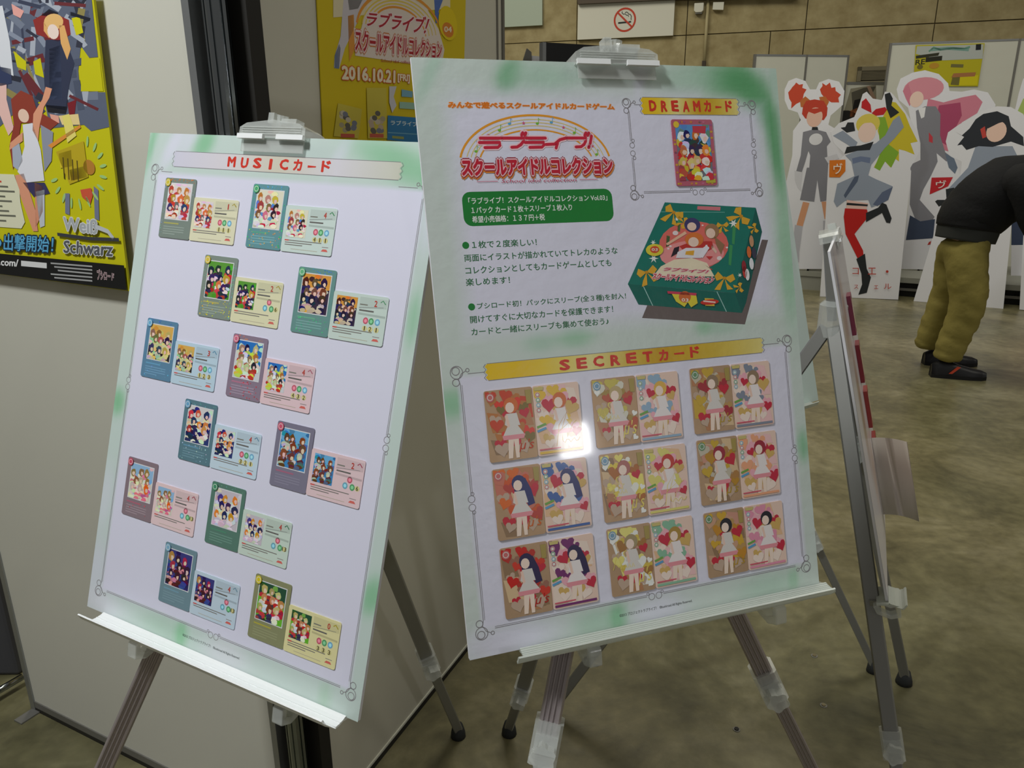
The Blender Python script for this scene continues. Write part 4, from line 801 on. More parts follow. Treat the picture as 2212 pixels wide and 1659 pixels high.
for n, (x, y, hair, lg, acc, foil, br, desc, fd) in enumerate(SC_):
    for side in (0, 1):
        rg = random.Random(100 + n * 2 + side); W, H = 72, 102
        c = empty('trading_card', mw=mwcard(PR_, x + side * 72.5, y))
        if side == 0: tag(c, fd + ' foil card left of the ' + desc.split(',')[0] + ' card,' + desc.split(',')[1], 'card', 'foil cards on the right board')
        else: tag(c, 'cream card with ' + desc, 'card', 'cream cards on the right board')
        body(c, W, H, (182, 150, 118) if side == 0 else (236, 206, 190), FOIL if side == 0 else CARDP)
        q = MB(); zz = ZC
        cols = foil + [(200, 40, 60), (196, 170, 150)] if side == 0 else [acc, acc, (240, 176, 190), (200, 40, 66), (214, 176, 100), (244, 224, 212)]
        # diagonal ground patches then hearts
        for k in range(12):
            px, py = rg.uniform(8, 60), rg.uniform(10, 90); ww = rg.uniform(8, 18)
            cl = lambda a, b: U2(min(W - 1.5, max(1.5, a)), min(H - 1.5, max(1.5, b)))
            q.flat([cl(px - ww, py - ww), cl(px + ww * .6, py - ww * .7), cl(px + ww, py + ww), cl(px - ww * .5, py + ww * .9)], zz, rg.choice([(186, 130, 90), (220, 190, 150), (206, 150, 130), (150, 120, 90), foil[0], foil[1]] if side == 0 else [(240, 220, 206), (232, 190, 150), (240, 196, 196)])); zz += .00002
        for k in range(24):
            t = (k % 12) / 12; px = 8 + 56 * ((k * .618) % 1); py = 8 + 84 * t
            heart(q, px, py, rg.uniform(7, 12), zz, cols[k % len(cols)], W, H, rg.uniform(-.5, .5)); zz += .00003
        zz += .0001
        dr = (240, 232, 232) if side else tuple(int(a * .5 + 110) for a in (226, 214, 206))
        figure(q, 38 + (2 if side else 0), 43, 1.28, zz, hair if side or not br else tuple(int(v * .5 + 80) for v in hair), lg, dr)
        zz += .0004
        if side:
            q.flat([U2(3, 96), U2(69, 96), U2(69, 99.5), U2(3, 99.5)], zz, acc); q.line([U2(3, 93), U2(36, 93)], 2 * U, zz, (214, 90, 110)); q.line([U2(2, 60), U2(16, 56)], 3 * U, zz, (110, 170, 70)); q.line([U2(2, 66), U2(16, 62)], 3.4 * U, zz, (90, 160, 210)); q.flat([U2(2, 2), U2(17, 2), U2(16, 7), U2(3, 7)], zz, (206, 190, 120))
            for k in range(4): a = U2(7, 13 + 7.5 * k); q.ell(a[0], a[1], 3.6 * U, 3.6 * U, zz, (230, 232, 226), 12); q.ring(a[0], a[1], 2.6 * U, 1 * U, zz + .0001, ((200, 70, 90), (90, 150, 100), (110, 160, 190))[(k + n) % 3], n=12)
        else:
            a = U2(8.5, 10); q.ell(a[0], a[1], 6 * U, 6.5 * U, zz, ((206, 110, 110), (120, 160, 190), (110, 150, 110))[n % 3], 14); q.ring(a[0], a[1], 4 * U, 1 * U, zz + .0001, (226, 226, 220), n=12); q.flat([U2(61, 4), U2(70, 4), U2(69, 24), U2(62, 24)], zz, (170, 150, 80))
        q.build('card_picture', CARDP, c)
        # gold signatures
        gc = (236, 216, 110) if br else (206, 150, 60)  # paler gold on cards coloured as if reflecting a lamp
        if side == 0:
            q = MB(); text(q, "μ's", rect(*U2(44, 66 if br else 74), *U2(68, 92)), ZC + .0012, gc if br else tuple(int(v * .9) for v in foil[0]), .0, .3)
            if br:
                q.line([U2(5, 62), U2(14, 38), U2(20, 62), U2(10, 54)], 1.1 * U, ZC + .0012, gc); heart(q, 32, 42, 9, ZC + .0010, gc, W, H); heart(q, 32, 42, 7.6, ZC + .0011, (190, 160, 120), W, H)
                for k in range(4): q.line([U2(18 + k * 6, 62), U2(20 + k * 6, 56), U2(22 + k * 6, 62)], 1.0 * U, ZC + .0012, gc)
                for k in range(5): heart(q, 8 + (k * 29) % 60, 20 + k * 18, 5, ZC + .0009, (244, 244, 240), W, H, .2 * k)
                if br == 2:
                    for sx_, sy_ in ((14, 52), (30, 50), (24, 68)):
                        st_ = [(sx_ + (7 if m % 2 == 0 else 3) * sin(m * pi / 5), sy_ - (7 if m % 2 == 0 else 3) * cos(m * pi / 5)) for m in range(10)]; q.line([U2(*p) for p in st_], 1 * U, ZC + .0013, gc, True)
            q.build('gold_signature', FOIL if not br else CARDP, c)
        elif n in (0, 4):
            q = MB(); pts = [(30, 90), (36, 60), (50, 42), (40, 66), (34, 70), (52, 58), (48, 78), (58, 60), (64, 56)]; q.line([U2(*p) for p in pts], .9 * U, ZC + .0012, gc); q.line([U2(40 + 3 * k, 84 + 3 * sin(k * 1.9)) for k in range(10)], .9 * U, ZC + .0012, gc); q.build('gold_signature', CARDP, c)
c = empty('trading_card', mw=mwcard(PR_, 394, 83)); tag(c, 'single pink-bordered card under the DREAM banner on the right board', 'card')
body(c, 72, 102, (186, 96, 116), CARDP)
q = MB(); artgroup(q, 6, 8, 66, 94, ZC, [(120, 120, 130), (90, 150, 210)], ([(226, 130, 50), (44, 46, 80), (220, 200, 110), (236, 236, 230)], [(206, 50, 50), (226, 190, 70), (50, 52, 70), (226, 226, 230), (190, 70, 60)]), random.Random(5), 12)
q.flat([U2(36, 10), U2(60, 10), U2(58, 22), U2(36, 20)], ZC + .0007, (200, 60, 76)); q.flat([U2(52, 93), U2(69, 92), U2(69, 98), U2(52, 98)], ZC + .0007, (190, 180, 60)); q.flat([U2(34, 50), U2(56, 76), U2(44, 80), U2(32, 60)], ZC + .0007, (226, 150, 50)); q.build('picture', CARDP, c)
q = MB(); a = U2(8, 8); q.ell(a[0], a[1], 5 * U, 5 * U, ZC + .0008, (230, 196, 60), 14); q.build('corner_icon', CARDP, c)
q = MB(); rg = random.Random(8)
for k in range(26):
    s = k % 4; px, py = ((rg.uniform(3, 69), 4), (rg.uniform(3, 69), 98.5), (3.2, rg.uniform(6, 96)), (68.8, rg.uniform(6, 90)))[s]; a = U2(px, py); q.ell(a[0], a[1], 2.4 * U, 1.8 * U, ZC + .0001, rg.choice([(206, 130, 70), (170, 90, 140), (200, 110, 140), (206, 160, 60)]), 8)
q.build('border_flecks', CARDP, c)
# ---------------------------------------------------------------- easels
def legtube(p0, p1, r, ribs=True):
    """square-ish aluminium tube with ribs down its front"""
    q = MB(); a = r; prof = [(-a, -a * .7), (-a * .8, -a)]
    if ribs:
        for x in (-.55, -.1, .35): prof += [(x * a, -a), (x * a + .06 * a, -a * .82), (x * a + .26 * a, -a * .82), (x * a + .32 * a, -a)]
    prof += [(a * .8, -a), (a, -a * .7), (a, a * .7), (a * .8, a), (-a * .8, a), (-a, a * .7)]
    d = Vector(p1) - Vector(p0); back = Vector(((p0[0] + p1[0]) / 2, (p0[1] + p1[1]) / 2, (p0[2] + p1[2]) / 2)) - EYE
    q.sweep(prof, p0, p1, back); return q
def clampmesh(p, d, toward, r):
    """clear plastic clamp: sleeve, lever block and a lobed knob"""
    d = d.normalized(); t = (toward - d * toward.dot(d)).normalized(); s = d.cross(t)
    q = MB(); a = r * 1.35
    q.sweep([(-a, -a * .8), (-a * .8, -a), (a * .8, -a), (a, -a * .8), (a, a * .8), (a * .8, a), (-a * .8, a), (-a, a * .8)], p - d * .028, p + d * .028, t)
    q.sweep([(-a * .8, -a * .5), (a * .8, -a * .5), (a * .8, a * .5), (-a * .8, a * .5)], p + t * a * .6 - d * .012, p + t * a * .6 + d * .012, t)
    kn = []
    for k in range(24):
        rr = r * (1.15 + .16 * cos(5 * 2 * pi * k / 24)); kn.append((rr * cos(2 * pi * k / 24), rr * sin(2 * pi * k / 24)))
    q.sweep(kn, p + t * a + d * .012, p + t * (a + r * 1.3) + d * .012, d)
    return q
def easel(label, pl, hub, feet, lock, uc=.5, tray=(0.07, 0.93), glare_white=False, th=.014, tl=.011, hubm='black', clipu=None):
    root = empty('display_easel', hub); tag(root, label, 'easel')
    inv = Matrix.Translation(-hub)
    def B(q, name, m, parent=root, smooth=False, bevel=0):
        o = q.build(name, m, None, smooth, bevel=bevel); o.parent = parent
        if parent is root: o.matrix_parent_inverse = inv
        else: o.matrix_parent_inverse = Matrix.Identity(4)
        return o
    for (ft, lk, ribs) in feet:
        d = ft - hub; L = d.length; mid = hub + d * lk
        q = legtube(hub + d.normalized() * .02, mid, th, ribs); q2 = legtube(mid - d * .02, ft + Vector((0, 0, .02)) - d.normalized() * .0, tl, ribs)
        off = len(q.v); q.v += q2.v; q.c += q2.c; q.f += [tuple(i + off for i in f_) for f_ in q2.f]
        lg_ = B(q, 'leg', M['legrib' if ribs else 'leg'])
        k = clampmesh(mid, d, (EYE - mid), th); B(k, 'leg_clamp', M['clear'], lg_)
        k = MB(); k.tube([ft + Vector((0, 0, .0)), ft + Vector((0, 0, .012)), ft + Vector((0, 0, .03)) - d.normalized() * .006], [tl * 1.7, tl * 1.6, tl * 1.15], 14); B(k, 'rubber_foot', M['rubber'], lg_, True)
    q = MB(); q.tube([hub - Vector((0, 0, .035)), hub + Vector((0, 0, .035))], [.03, .03], 14); q.tube([hub + Vector((0, 0, .035)), hub + Vector((0, 0, .045))], [.03, .02], 14); B(q, 'hub', M[hubm])
    uc_ = (clipu or uc) * BW
    top = pl.w(uc_, .004, -.016)
    q = legtube(hub, top, .010, False); B(q, 'centre_pole', M['leg'])
    # top clip: ribbed clear body gripping the board edge, thumb tab above
    q = MB(); hw = .058
    def bxl(a, b): 
        vs = [pl.w(x, y, z) for x in (a[0], b[0]) for y in (a[1], b[1]) for z in (a[2], b[2])]
        q.add(vs, [(0, 1, 3, 2), (4, 6, 7, 5), (0, 4, 5, 1), (2, 3, 7, 6), (0, 2, 6, 4), (1, 5, 7, 3)])
    pr = [(-hw, -.004), (-hw, .010), (-hw * .8, .016), (0, .021), (hw * .8, .016), (hw, .010), (hw, -.004)]
    vs = [pl.w(uc_ + a, b, -.03) for a, b in pr] + [pl.w(uc_ + a, b, .009) for a, b in pr]; n_ = len(pr)
    q.add(vs, [tuple(range(n_)), tuple(range(n_, 2 * n_))[::-1]] + [(i, n_ + i, n_ + (i + 1) % n_, (i + 1) % n_) for i in range(n_)])
    for k in range(4): bxl((uc_ - hw * .9, .0005 + k * .003, .009), (uc_ + hw * .9, .0018 + k * .003, .0108))
    clip = B(q, 'top_clip', M['clear'])
    q = MB(); bxl((uc_ - hw, -.006, .0075), (uc_ - .012, .0005, .0125)); bxl((uc_ + .012, -.006, .0075), (uc_ + hw, .0005, .0125)); B(q, 'highlight_bar', M['glare_white'], clip)  # white bars added for the highlights on the clear clip
    q = MB(); bxl((uc_ - hw * .95, -.022, .0035), (uc_ + hw * .95, -.004, .0055)); B(q, 'front_jaw', M['smoky'], clip)
    q = MB(); q.tube([pl.w(uc_ + .004, .018, -.004), pl.w(uc_ + .006, .030, -.002)], [.006, .008], 10); bxl((uc_ - .014, .018, -.012), (uc_ - .004, .032, .004)); bxl((uc_ + .010, .018, -.012), (uc_ + .036, .024, .004)); B(q, 'thumb_tab', M['clear'], clip)
    # bottom tray
    mt = M['glare_white'] if glare_white else M['frost']  # left tray gets the whitened copy, its lamp glare in the colour
    prof = [(-.018, -.0015), (.004, -.0015), (.014, .004), (.010, .016), (.005, .027), (.0035, .027), (.0028, .0265), (.0075, .0155), (.0108, .005), (.003, .0015), (-.018, .0015)]
    prof2 = [(-.018, .0), (.004, .0)] 
    front = [(.0008, -.0012), (.006, -.0045), (.013, -.0075), (.020, -.0085), (.026, -.0075), (.030, -.0045), (.0335, .0), (.0355, .0022), (.034, .004), (.031, .0022), (.028, -.002), (.0245, -.0048), (.020, -.0056), (.013, -.0045), (.006, -.0018), (.0012, .0012)]
    x0, x1 = tray[0] * BW, tray[1] * BW
    q = MB()
    def pro(pf):
        n_ = len(pf); sk = .012
        vs = [pl.w(x0 - (0.012 if (a > .02) else 0) + 0, -BH + b, a) for a, b in pf] + [pl.w(x1 - (0.012 if a > .02 else 0), -BH + b, a) for a, b in pf]
        q.add(vs, [(i, (i + 1) % n_, n_ + (i + 1) % n_, n_ + i) for i in range(n_)] + [tuple(range(n_))[::-1], tuple(range(n_, 2 * n_))])
    pro(front)
    pf = [(-.022, -.0045), (.004, -.0045), (.004, -.0012), (-.022, -.0012)]; pro(pf)
    tr = B(q, 'tray', mt, bevel=0)
    q = MB()
    for k in range(1 if glare_white else 4):
        a = (.012 if glare_white else .003 + k * .003); b = (.0012 - .625 * (a - .0012) if a < .006 else -.0018 - .386 * (a - .006)); q.sweep([(-.0006, -.0008), (.0006, -.0008), (.0006, .0007), (-.0006, .0007)], pl.w(x0, -BH + b, a), pl.w(x1, -BH + b, a), pl.n)
    B(q, 'tray_ridges', mt, tr)
    for s in (.2, .8):
        xx = x0 + (x1 - x0) * s; q = MB()
        pts = [(-.03, -.01), (-.025, -.028), (.0, -.040), (.02, -.036), (.022, -.014), (.014, -.008), (.012, -.026), (.0, -.030), (-.018, -.02), (-.02, -.006)]
        n_ = len(pts); vs = [pl.w(xx - .009, -BH + b, a) for a, b in pts] + [pl.w(xx + .009, -BH + b, a) for a, b in pts]
        q.add(vs, [(i, (i + 1) % n_, n_ + (i + 1) % n_, n_ + i) for i in range(n_)] + [tuple(range(n_))[::-1], tuple(range(n_, 2 * n_))])
        B(q, 'tray_hook', M['clear'], tr, bevel=.002)
    # cross bar that joins the hooks to the legs behind the board
    q = MB(); q.sweep([(-.006, -.006), (.006, -.006), (.006, .006), (-.006, .006)], pl.w(x0 + .05, -BH - .012, -.03), pl.w(x1 - .05, -BH - .012, -.03), pl.n); B(q, 'cross_bar', M['leg'])
    return root
def hubat(pl, x, y, back=.045):
    a, b = pl.at(x, y); return pl.w(a, b, -back)
def footon(hub, x, y, rad):
    """floor point on the sight plane through hub and a seen point of the leg, rad metres out"""
    hx, hy = proj(hub); lo, hi = 1.0, 6.0; best = None
    for i in range(800):
        k = .9 + i * .01; X_, Y_ = hx + (x - hx) * k, hy + (y - hy) * k
        d = ray(X_, Y_)
        if d.z > -.02: continue
        p = floor(X_, Y_); r_ = (Vector((p.x, p.y)) - Vector((hub.x, hub.y))).length
        if best is None or abs(r_ - rad) < best[0]: best = (abs(r_ - rad), p)
    return best[1]
def lockfrac(hub, ft, x, y):
    best = (1e9, .5)
    for i in range(100):
        t = i / 100; a, b = proj(hub + (ft - hub) * t); e_ = (a - x) ** 2 + (b - y) ** 2
        if e_ < best[0]: best = (e_, t)
    return best[1]
h = hubat(PL_, 588, 709, .05)
fr = floor(990, 1590)
fA = footon(h, 240, 1625, .5); fB = footon(h, 695, 1650, .42)
easel('grey folding easel with a lamp-whitened tray holding the MUSIC board', PL_, h, [(fA, .78, True), (fB, .8, False), (fr, lockfrac(h, fr, 905, 1435), False)], None, glare_white=True, clipu=.475, tray=(.075, .965))
h = hubat(PR_, 1370, 788, .05)
fr = floor(1100, 1585); fA = footon(h, 1180, 1600, .5); fB = footon(h, 1740, 1642, .5)
easel('grey folding easel with a clear tray holding the SECRET and DREAM board', PR_, h, [(fA, lockfrac(h, fA, 1190, 1600), True), (fB, lockfrac(h, fB, 1668, 1470), True), (fr, .8, False)], None, clipu=.52, tray=(.125, 1.02))
# fourth easel hidden behind the right board
b4 = board('display_board', PB4, 'pale board mostly hidden behind the right display board', [(300, 400, 700, 900, 0, (206, 222, 216), 1)], [(90, 90, 500, 700, 8)], (204, 222, 214))
h = PB4.w(.16, -.32, -.05); ft = floor(1885, 1450)
f2 = floor(1500, 1290); f3 = floor(1280, 1250)
easel('grey easel with clear clamp behind the right display board', PB4, h, [(ft, lockfrac(h, ft, 1785, 1150), False), (f2, .75, False), (f3, .75, False)], None, th=.011, tl=.010, hubm='clear')
# third board seen edge-on
b3 = board('display_board', PB3, 'white board turned nearly edge-on at right with thick red cards on it', [(120, 160, 90, 120, .3, (186, 160, 150), .9), (200, 420, 60, 160, 0, (176, 150, 130), .9), (300, 620, 80, 100, 0, (200, 170, 150), .7), (80, 90, 40, 60, 0, (110, 106, 130), .8)], [], (226, 222, 226))
best = None
for i in range(60):
    for j in range(60):
        p_ = PB3.w(.2575, -.05 - i * .01, -.012 - j * .0012); a, b = proj(p_); e_ = (a - 1797) ** 2 + (b - 690) ** 2
        if best is None or e_ < best[0]: best = (e_, p_)
h = best[1]
fr = footon(h, 1231, 1490, .62); fN = footon(h, 1930, 1625, .5); fF = floor(1952, 1475)
easel('grey easel holding the edge-on board at right', PB3, h, [(fN, lockfrac(h, fN, 1925, 1600), False), (fF, .3, False), (fr, .75, False)], None, th=.0155, tl=.0125, hubm='clear', tray=(-.02, .12))
for k, (a, b, c1) in enumerate(((.33, -.30, (150, 44, 60)), (.36, -.42, (170, 60, 60)), (.40, -.55, (150, 30, 36)), (.44, -.62, (190, 90, 70)), (.30, -.18, (150, 60, 90)))):
    c = empty('card_box', PB3.w(a, b, 0)); tag(c, ('upper dark maroon', 'middle brick red', 'lower crimson', 'lowest salmon red', 'topmost plum')[k] + ' flat card packet standing out from the edge-on board', 'packet', 'red packets on the edge-on board')
    q = MB(); vs = [PB3.w(a + i, b + j, z_) - c.location for i in (-.028, .028) for j in (-.045, .045) for z_ in (.0005, .009)]
    q.add(vs, [(0, 1, 3, 2), (4, 6, 7, 5), (0, 4, 5, 1), (2, 3, 7, 6), (0, 2, 6, 4), (1, 5, 7, 3)]); q.build('packet_body', mat('packet_red', c1, .35, coat=.3), c)
    q = MB(); vs = [PB3.w(a + i, b + j, .0095) - c.location for i, j in ((-.02, -.035), (.02, -.035), (.02, .035), (-.02, .035))]; q.add(vs, [(0, 1, 2, 3)], (226, 190, 170)); q.build('packet_picture', CARDP, c)
# curved leaflet on the edge-on board
lf = empty('leaflet', PB3.w(.2, -.55, 0)); tag(lf, 'curled white paper leaflet hanging on the edge-on board', 'leaflet')
q = MB(); ln = []
tl_, tr_ = PB3.at(1902, 985), PB3.at(1915, 1165)
for k in range(9):
    t = k / 8; ln.append((.36 - .05 * t * t, .001 + .075 * t))
vs = []
for (a, c_) in ln:
    for yb in (-.50, -.70): vs.append(PB3.w(a, yb, c_) - lf.location); vs.append(PB3.w(a + .0006, yb, c_ - .001) - lf.location)
fs = []
for k in range(8):
    a = 4 * k; fs += [(a, a + 4, a + 6, a + 2), (a + 1, a + 3, a + 7, a + 5), (a, a + 1, a + 5, a + 4), (a + 2, a + 6, a + 7, a + 3)]
q.add(vs, fs); q.build('sheet', M['paper'], lf, True)
# things glimpsed above the right board
Pb = Plane(atY(1172, 100, 2.6) * 1, Vector((.9, .42, 0)), (0, 0, 1)); Pb.o.z = 0
s = empty('screen_board', mw=Pb.mw()); tag(s, 'black panel with a light grey edge standing behind the right board', 'panel')
th_ = Pb.at(1172, 91)[1]; q = MB(); q.box((.012, 0, -.02), (.36, th_, 0)); q.build('panel', M['black'], s); q = MB(); q.box((0, 0, -.022), (.012, th_, .002)); q.build('edge_strip', M['alu'], s)
Pc = Plane(atY(1150, 125, 3.0), Vector((1, .1, 0)), (0, 0, 1)); zc = Pc.o.z; Pc.o.z = 0
s = empty('sign_stand', mw=Pc.mw()); tag(s, 'pale sign with grey clip peeping over the right board beside the black panel', 'stand')
g = lambda x, y: Pc.at(1080 + x / 3.568, y / 3.568)
q = MB(); q.prism([g(245, 430), g(300, 435), g(425, 462), g(430, 900), g(245, 900)], -.004, .004); q.build('sign_face', M['foam'], s)
q = MB(); q.prism([g(175, 470), g(205, 375), g(240, 405), g(243, 470)], -.01, .012); q.build('clip', M['greymetal'], s)
q = MB(); q.box((.02, 0, -.02), (.04, zc - .05, -.004)); q.build('pole', M['leg'], s)
q = MB(); q.prism([(.03 + .12 * cos(t), -.012 + .12 * sin(t)) for t in [k * pi / 8 for k in range(16)]], 0, .012); q.v = [(x_, z_, y_) for x_, y_, z_ in q.v]; q.build('base', M['leg'], s)
# ---------------------------------------------------------------- standees
def standee(name, label, base_px, outline, patches, texts=(), raised=None, fz=(1680, 150, 3.017), th=.012, Yoff=0.0):
    (xa, ya), (xb, yb) = base_px
    if raised is not None:
        a = floor(xa, ya, SH) ; b = floor(xb, yb, SH)
    else: a = floor(xa, ya); b = floor(xb, yb)
    zb = a.z; a.z = b.z = 0
    pl = Plane((a.x, a.y, 0), b - a, (0, 0, 1)); f = zm(pl, *fz)
    root = empty(name, mw=pl.mw()); tag(root, label, 'standee', 'cardboard standees')
    pts = [f(*p) for p in outline]; pts = [(x, max(y, zb)) for x, y in pts]
    q = MB(); q.prism(pts, -th, 0); q.build('cutout_board', M['foam'], root)
    q = MB(); z = .0006
    for p in patches:
        if p[0] == 'e': _, c, x, y, rx, ry = p; a_ = f(x, y); b_ = f(x + rx, y); d_ = f(x, y + ry); q.ell(a_[0], a_[1], abs(b_[0] - a_[0]), abs(d_[1] - a_[1]), z, c, 20)
        else: q.flat([f(*k) for k in p[1]], z, p[0])
        z += .0005
    q.build('figure_print', PAPER, root)
    for s, box, c, off in texts:
        q = MB(); x0, y0, x1, y1 = box; text(q, s, quadf([f(x0, y0), f(x1, y0), f(x1, y1), f(x0, y1)]), z, c, off); q.build('printed_letter', PAPER, root)
    q = MB(); x0 = min(p[0] for p in pts); x1 = max(p[0] for p in pts); xm = (x0 + x1) / 2
    q.add([(xm - .01, zb, -th), (xm + .01, zb, -th), (xm - .01, zb, -.34), (xm + .01, zb, -.34), (xm - .01, zb + .8, -th), (xm + .01, zb + .8, -th)], [(0, 2, 4), (1, 5, 3), (2, 3, 5, 4), (0, 1, 3, 2)]); q.build('prop_flap', M['foam'], root)
    return root
SK = (232, 190, 170); GY = (134, 134, 142); GYB = (150, 160, 178); DK = (34, 38, 42)
standee('standee', 'white cutout standee of a red-haired figure in a grey suit with shorts', ((1712, 584), (1835, 590)),
 [(45, 130), (70, 75), (120, 55), (180, 75), (210, 130), (250, 130), (270, 85), (330, 62), (400, 80), (435, 140), (425, 230), (380, 270), (345, 300), (330, 360), (400, 400), (450, 480), (470, 700), (470, 1300), (100, 1300), (60, 1000), (50, 760), (95, 560), (100, 400), (150, 330), (130, 280), (70, 260), (45, 200)][::-1],
 [((205, 72, 42), [(68, 150), (85, 130), (95, 115), (110, 100), (120, 85), (140, 100), (165, 95), (160, 120), (188, 130), (170, 160), (160, 205), (120, 225), (88, 255), (90, 215), (75, 190)]),
  ((205, 72, 42), [(275, 130), (292, 108), (290, 88), (315, 105), (340, 85), (350, 120), (375, 115), (378, 140), (412, 165), (395, 185), (400, 215), (350, 215), (310, 190), (285, 160)]),
  ((196, 110, 50), [(145, 205), (180, 175), (210, 200), (190, 250), (150, 245)]), ((196, 110, 50), [(270, 180), (310, 175), (335, 210), (320, 240), (280, 220)]),
  ((196, 62, 38), [(158, 290), (165, 240), (185, 205), (240, 195), (300, 205), (325, 250), (320, 300), (300, 330), (180, 320)]), ('e', SK, 240, 312, 52, 64), ((196, 62, 38), [(175, 260), (300, 250), (312, 285), (280, 275), (240, 290), (200, 275), (178, 300)]),
  (DK, [(225, 375), (260, 375), (265, 400), (220, 400)]), (GY, [(165, 408), (215, 395), (265, 395), (315, 408), (345, 470), (320, 500), (325, 600), (335, 645), (205, 645), (212, 560), (200, 530), (180, 600), (150, 690), (120, 665), (150, 560)]),
  ('e', (226, 226, 230), 248, 455, 44, 38), (GY, [(190, 640), (335, 640), (342, 850), (278, 862), (258, 720), (238, 862), (145, 850)]), ((216, 216, 222), [(110, 660), (160, 670), (150, 760), (158, 800), (130, 770), (112, 720)]), ((216, 216, 222), [(305, 575), (385, 550), (400, 580), (330, 615)]),
  ((222, 160, 120), [(165, 862), (207, 870), (160, 1032), (120, 1022)]), ((222, 160, 120), [(285, 862), (333, 860), (325, 975), (305, 975)]), ((190, 190, 198), [(112, 1012), (162, 1022), (140, 1190), (138, 1255), (98, 1255), (92, 1190)]), ((190, 190, 198), [(296, 985), (335, 985), (335, 1250), (300, 1250)])], raised=True)
standee('standee', 'white cutout standee of a blond figure in red stockings and grey coat', ((1771, 641), (1940, 648)),
 [(275, 1480), (310, 1000), (330, 620), (400, 600), (440, 555), (365, 480), (345, 410), (400, 350), (500, 310), (530, 240), (555, 160), (580, 145), (620, 190), (680, 200), (700, 145), (740, 150), (775, 190), (830, 270), (885, 360), (920, 440), (922, 540), (865, 640), (862, 740), (785, 1500)],
 [((214, 196, 44), [(690, 300), (740, 210), (770, 215), (830, 290), (862, 370), (912, 470), (865, 480), (892, 555), (830, 530), (790, 520), (790, 600), (750, 570), (735, 640), (700, 600), (665, 660), (660, 630), (625, 640), (690, 520), (650, 400)]), ((136, 180, 50), [(650, 310), (700, 310), (725, 400), (700, 470), (790, 540), (740, 640), (700, 600), (665, 660), (630, 640), (670, 540)]),
  ('e', (226, 206, 90), 588, 355, 78, 66), ('e', (244, 214, 200), 582, 410, 58, 66), ((226, 206, 90), [(515, 385), (530, 320), (590, 300), (650, 330), (655, 395), (620, 345), (560, 350)]), ((200, 30, 36), [(605, 280), (545, 250), (548, 210), (575, 188), (605, 230), (612, 282)]), ((200, 30, 36), [(612, 285), (640, 258), (700, 245), (712, 262), (690, 295), (640, 302)]),
  (GYB, [(360, 432), (425, 398), (520, 475), (500, 520), (440, 480)]), (DK, [(410, 380), (440, 375), (455, 345), (495, 345), (505, 400), (450, 412)]), (GYB, [(640, 480), (700, 430), (752, 330), (792, 300), (822, 375), (760, 450), (690, 520)]), (DK, [(697, 162), (730, 150), (750, 190), (740, 235), (792, 280), (735, 318), (708, 250)]),
  (GYB, [(440, 560), (540, 520), (640, 480), (692, 520), (610, 620), (590, 690), (640, 715), (750, 762), (715, 830), (660, 880), (610, 900), (590, 850), (440, 855), (385, 898), (365, 860), (388, 745), (500, 695), (480, 600)]), ((110, 124, 156), [(484, 580), (540, 566), (605, 575), (600, 612), (545, 600), (490, 615)]), (DK, [(435, 550), (450, 505), (540, 495), (625, 470), (600, 525), (520, 530)]), ((84, 96, 120), [(500, 700), (530, 690), (520, 730), (440, 840), (430, 820)]), ((96, 108, 136), [(680, 800), (750, 765), (720, 850), (650, 890), (620, 880)]),
  ((238, 200, 190), [(450, 850), (590, 872), (575, 912), (445, 908)]), (DK, [(450, 868), (588, 880), (584, 892), (448, 884)]), ((196, 28, 24), [(438, 905), (582, 912), (590, 960), (500, 1072), (556, 1180), (560, 1222), (520, 1230), (442, 1072), (430, 960)]), (DK, [(512, 1235), (568, 1200), (580, 1300), (607, 1355), (595, 1400), (580, 1455), (525, 1468), (550, 1400), (545, 1330)]), (DK, [(575, 935), (655, 900), (680, 868), (708, 880), (742, 970), (732, 1002), (708, 998), (680, 935), (575, 995)]),
  ((222, 122, 24), [(337, 592), (441, 588), (441, 662), (405, 703), (335, 702)]), ((206, 50, 30), [(330, 1272), (350, 1275), (348, 1362), (322, 1362)])],
 [('ヴ', (362, 610, 420, 682), (236, 226, 210), .01), ('コ', (485, 1292, 528, 1335), (190, 60, 44), .0), ('エ', (586, 1290, 640, 1336), (190, 60, 44), .0), ('・', (702, 1306, 722, 1326), (190, 60, 44), .0), ('ス', (496, 1402, 524, 1430), (190, 60, 44), -.0), ('ェ', (626, 1406, 654, 1430), (190, 60, 44), .0), ('ル', (690, 1394, 740, 1430), (190, 60, 44), .0), ('マ', (336, 1388, 356, 1400), (190, 60, 44), .0)])
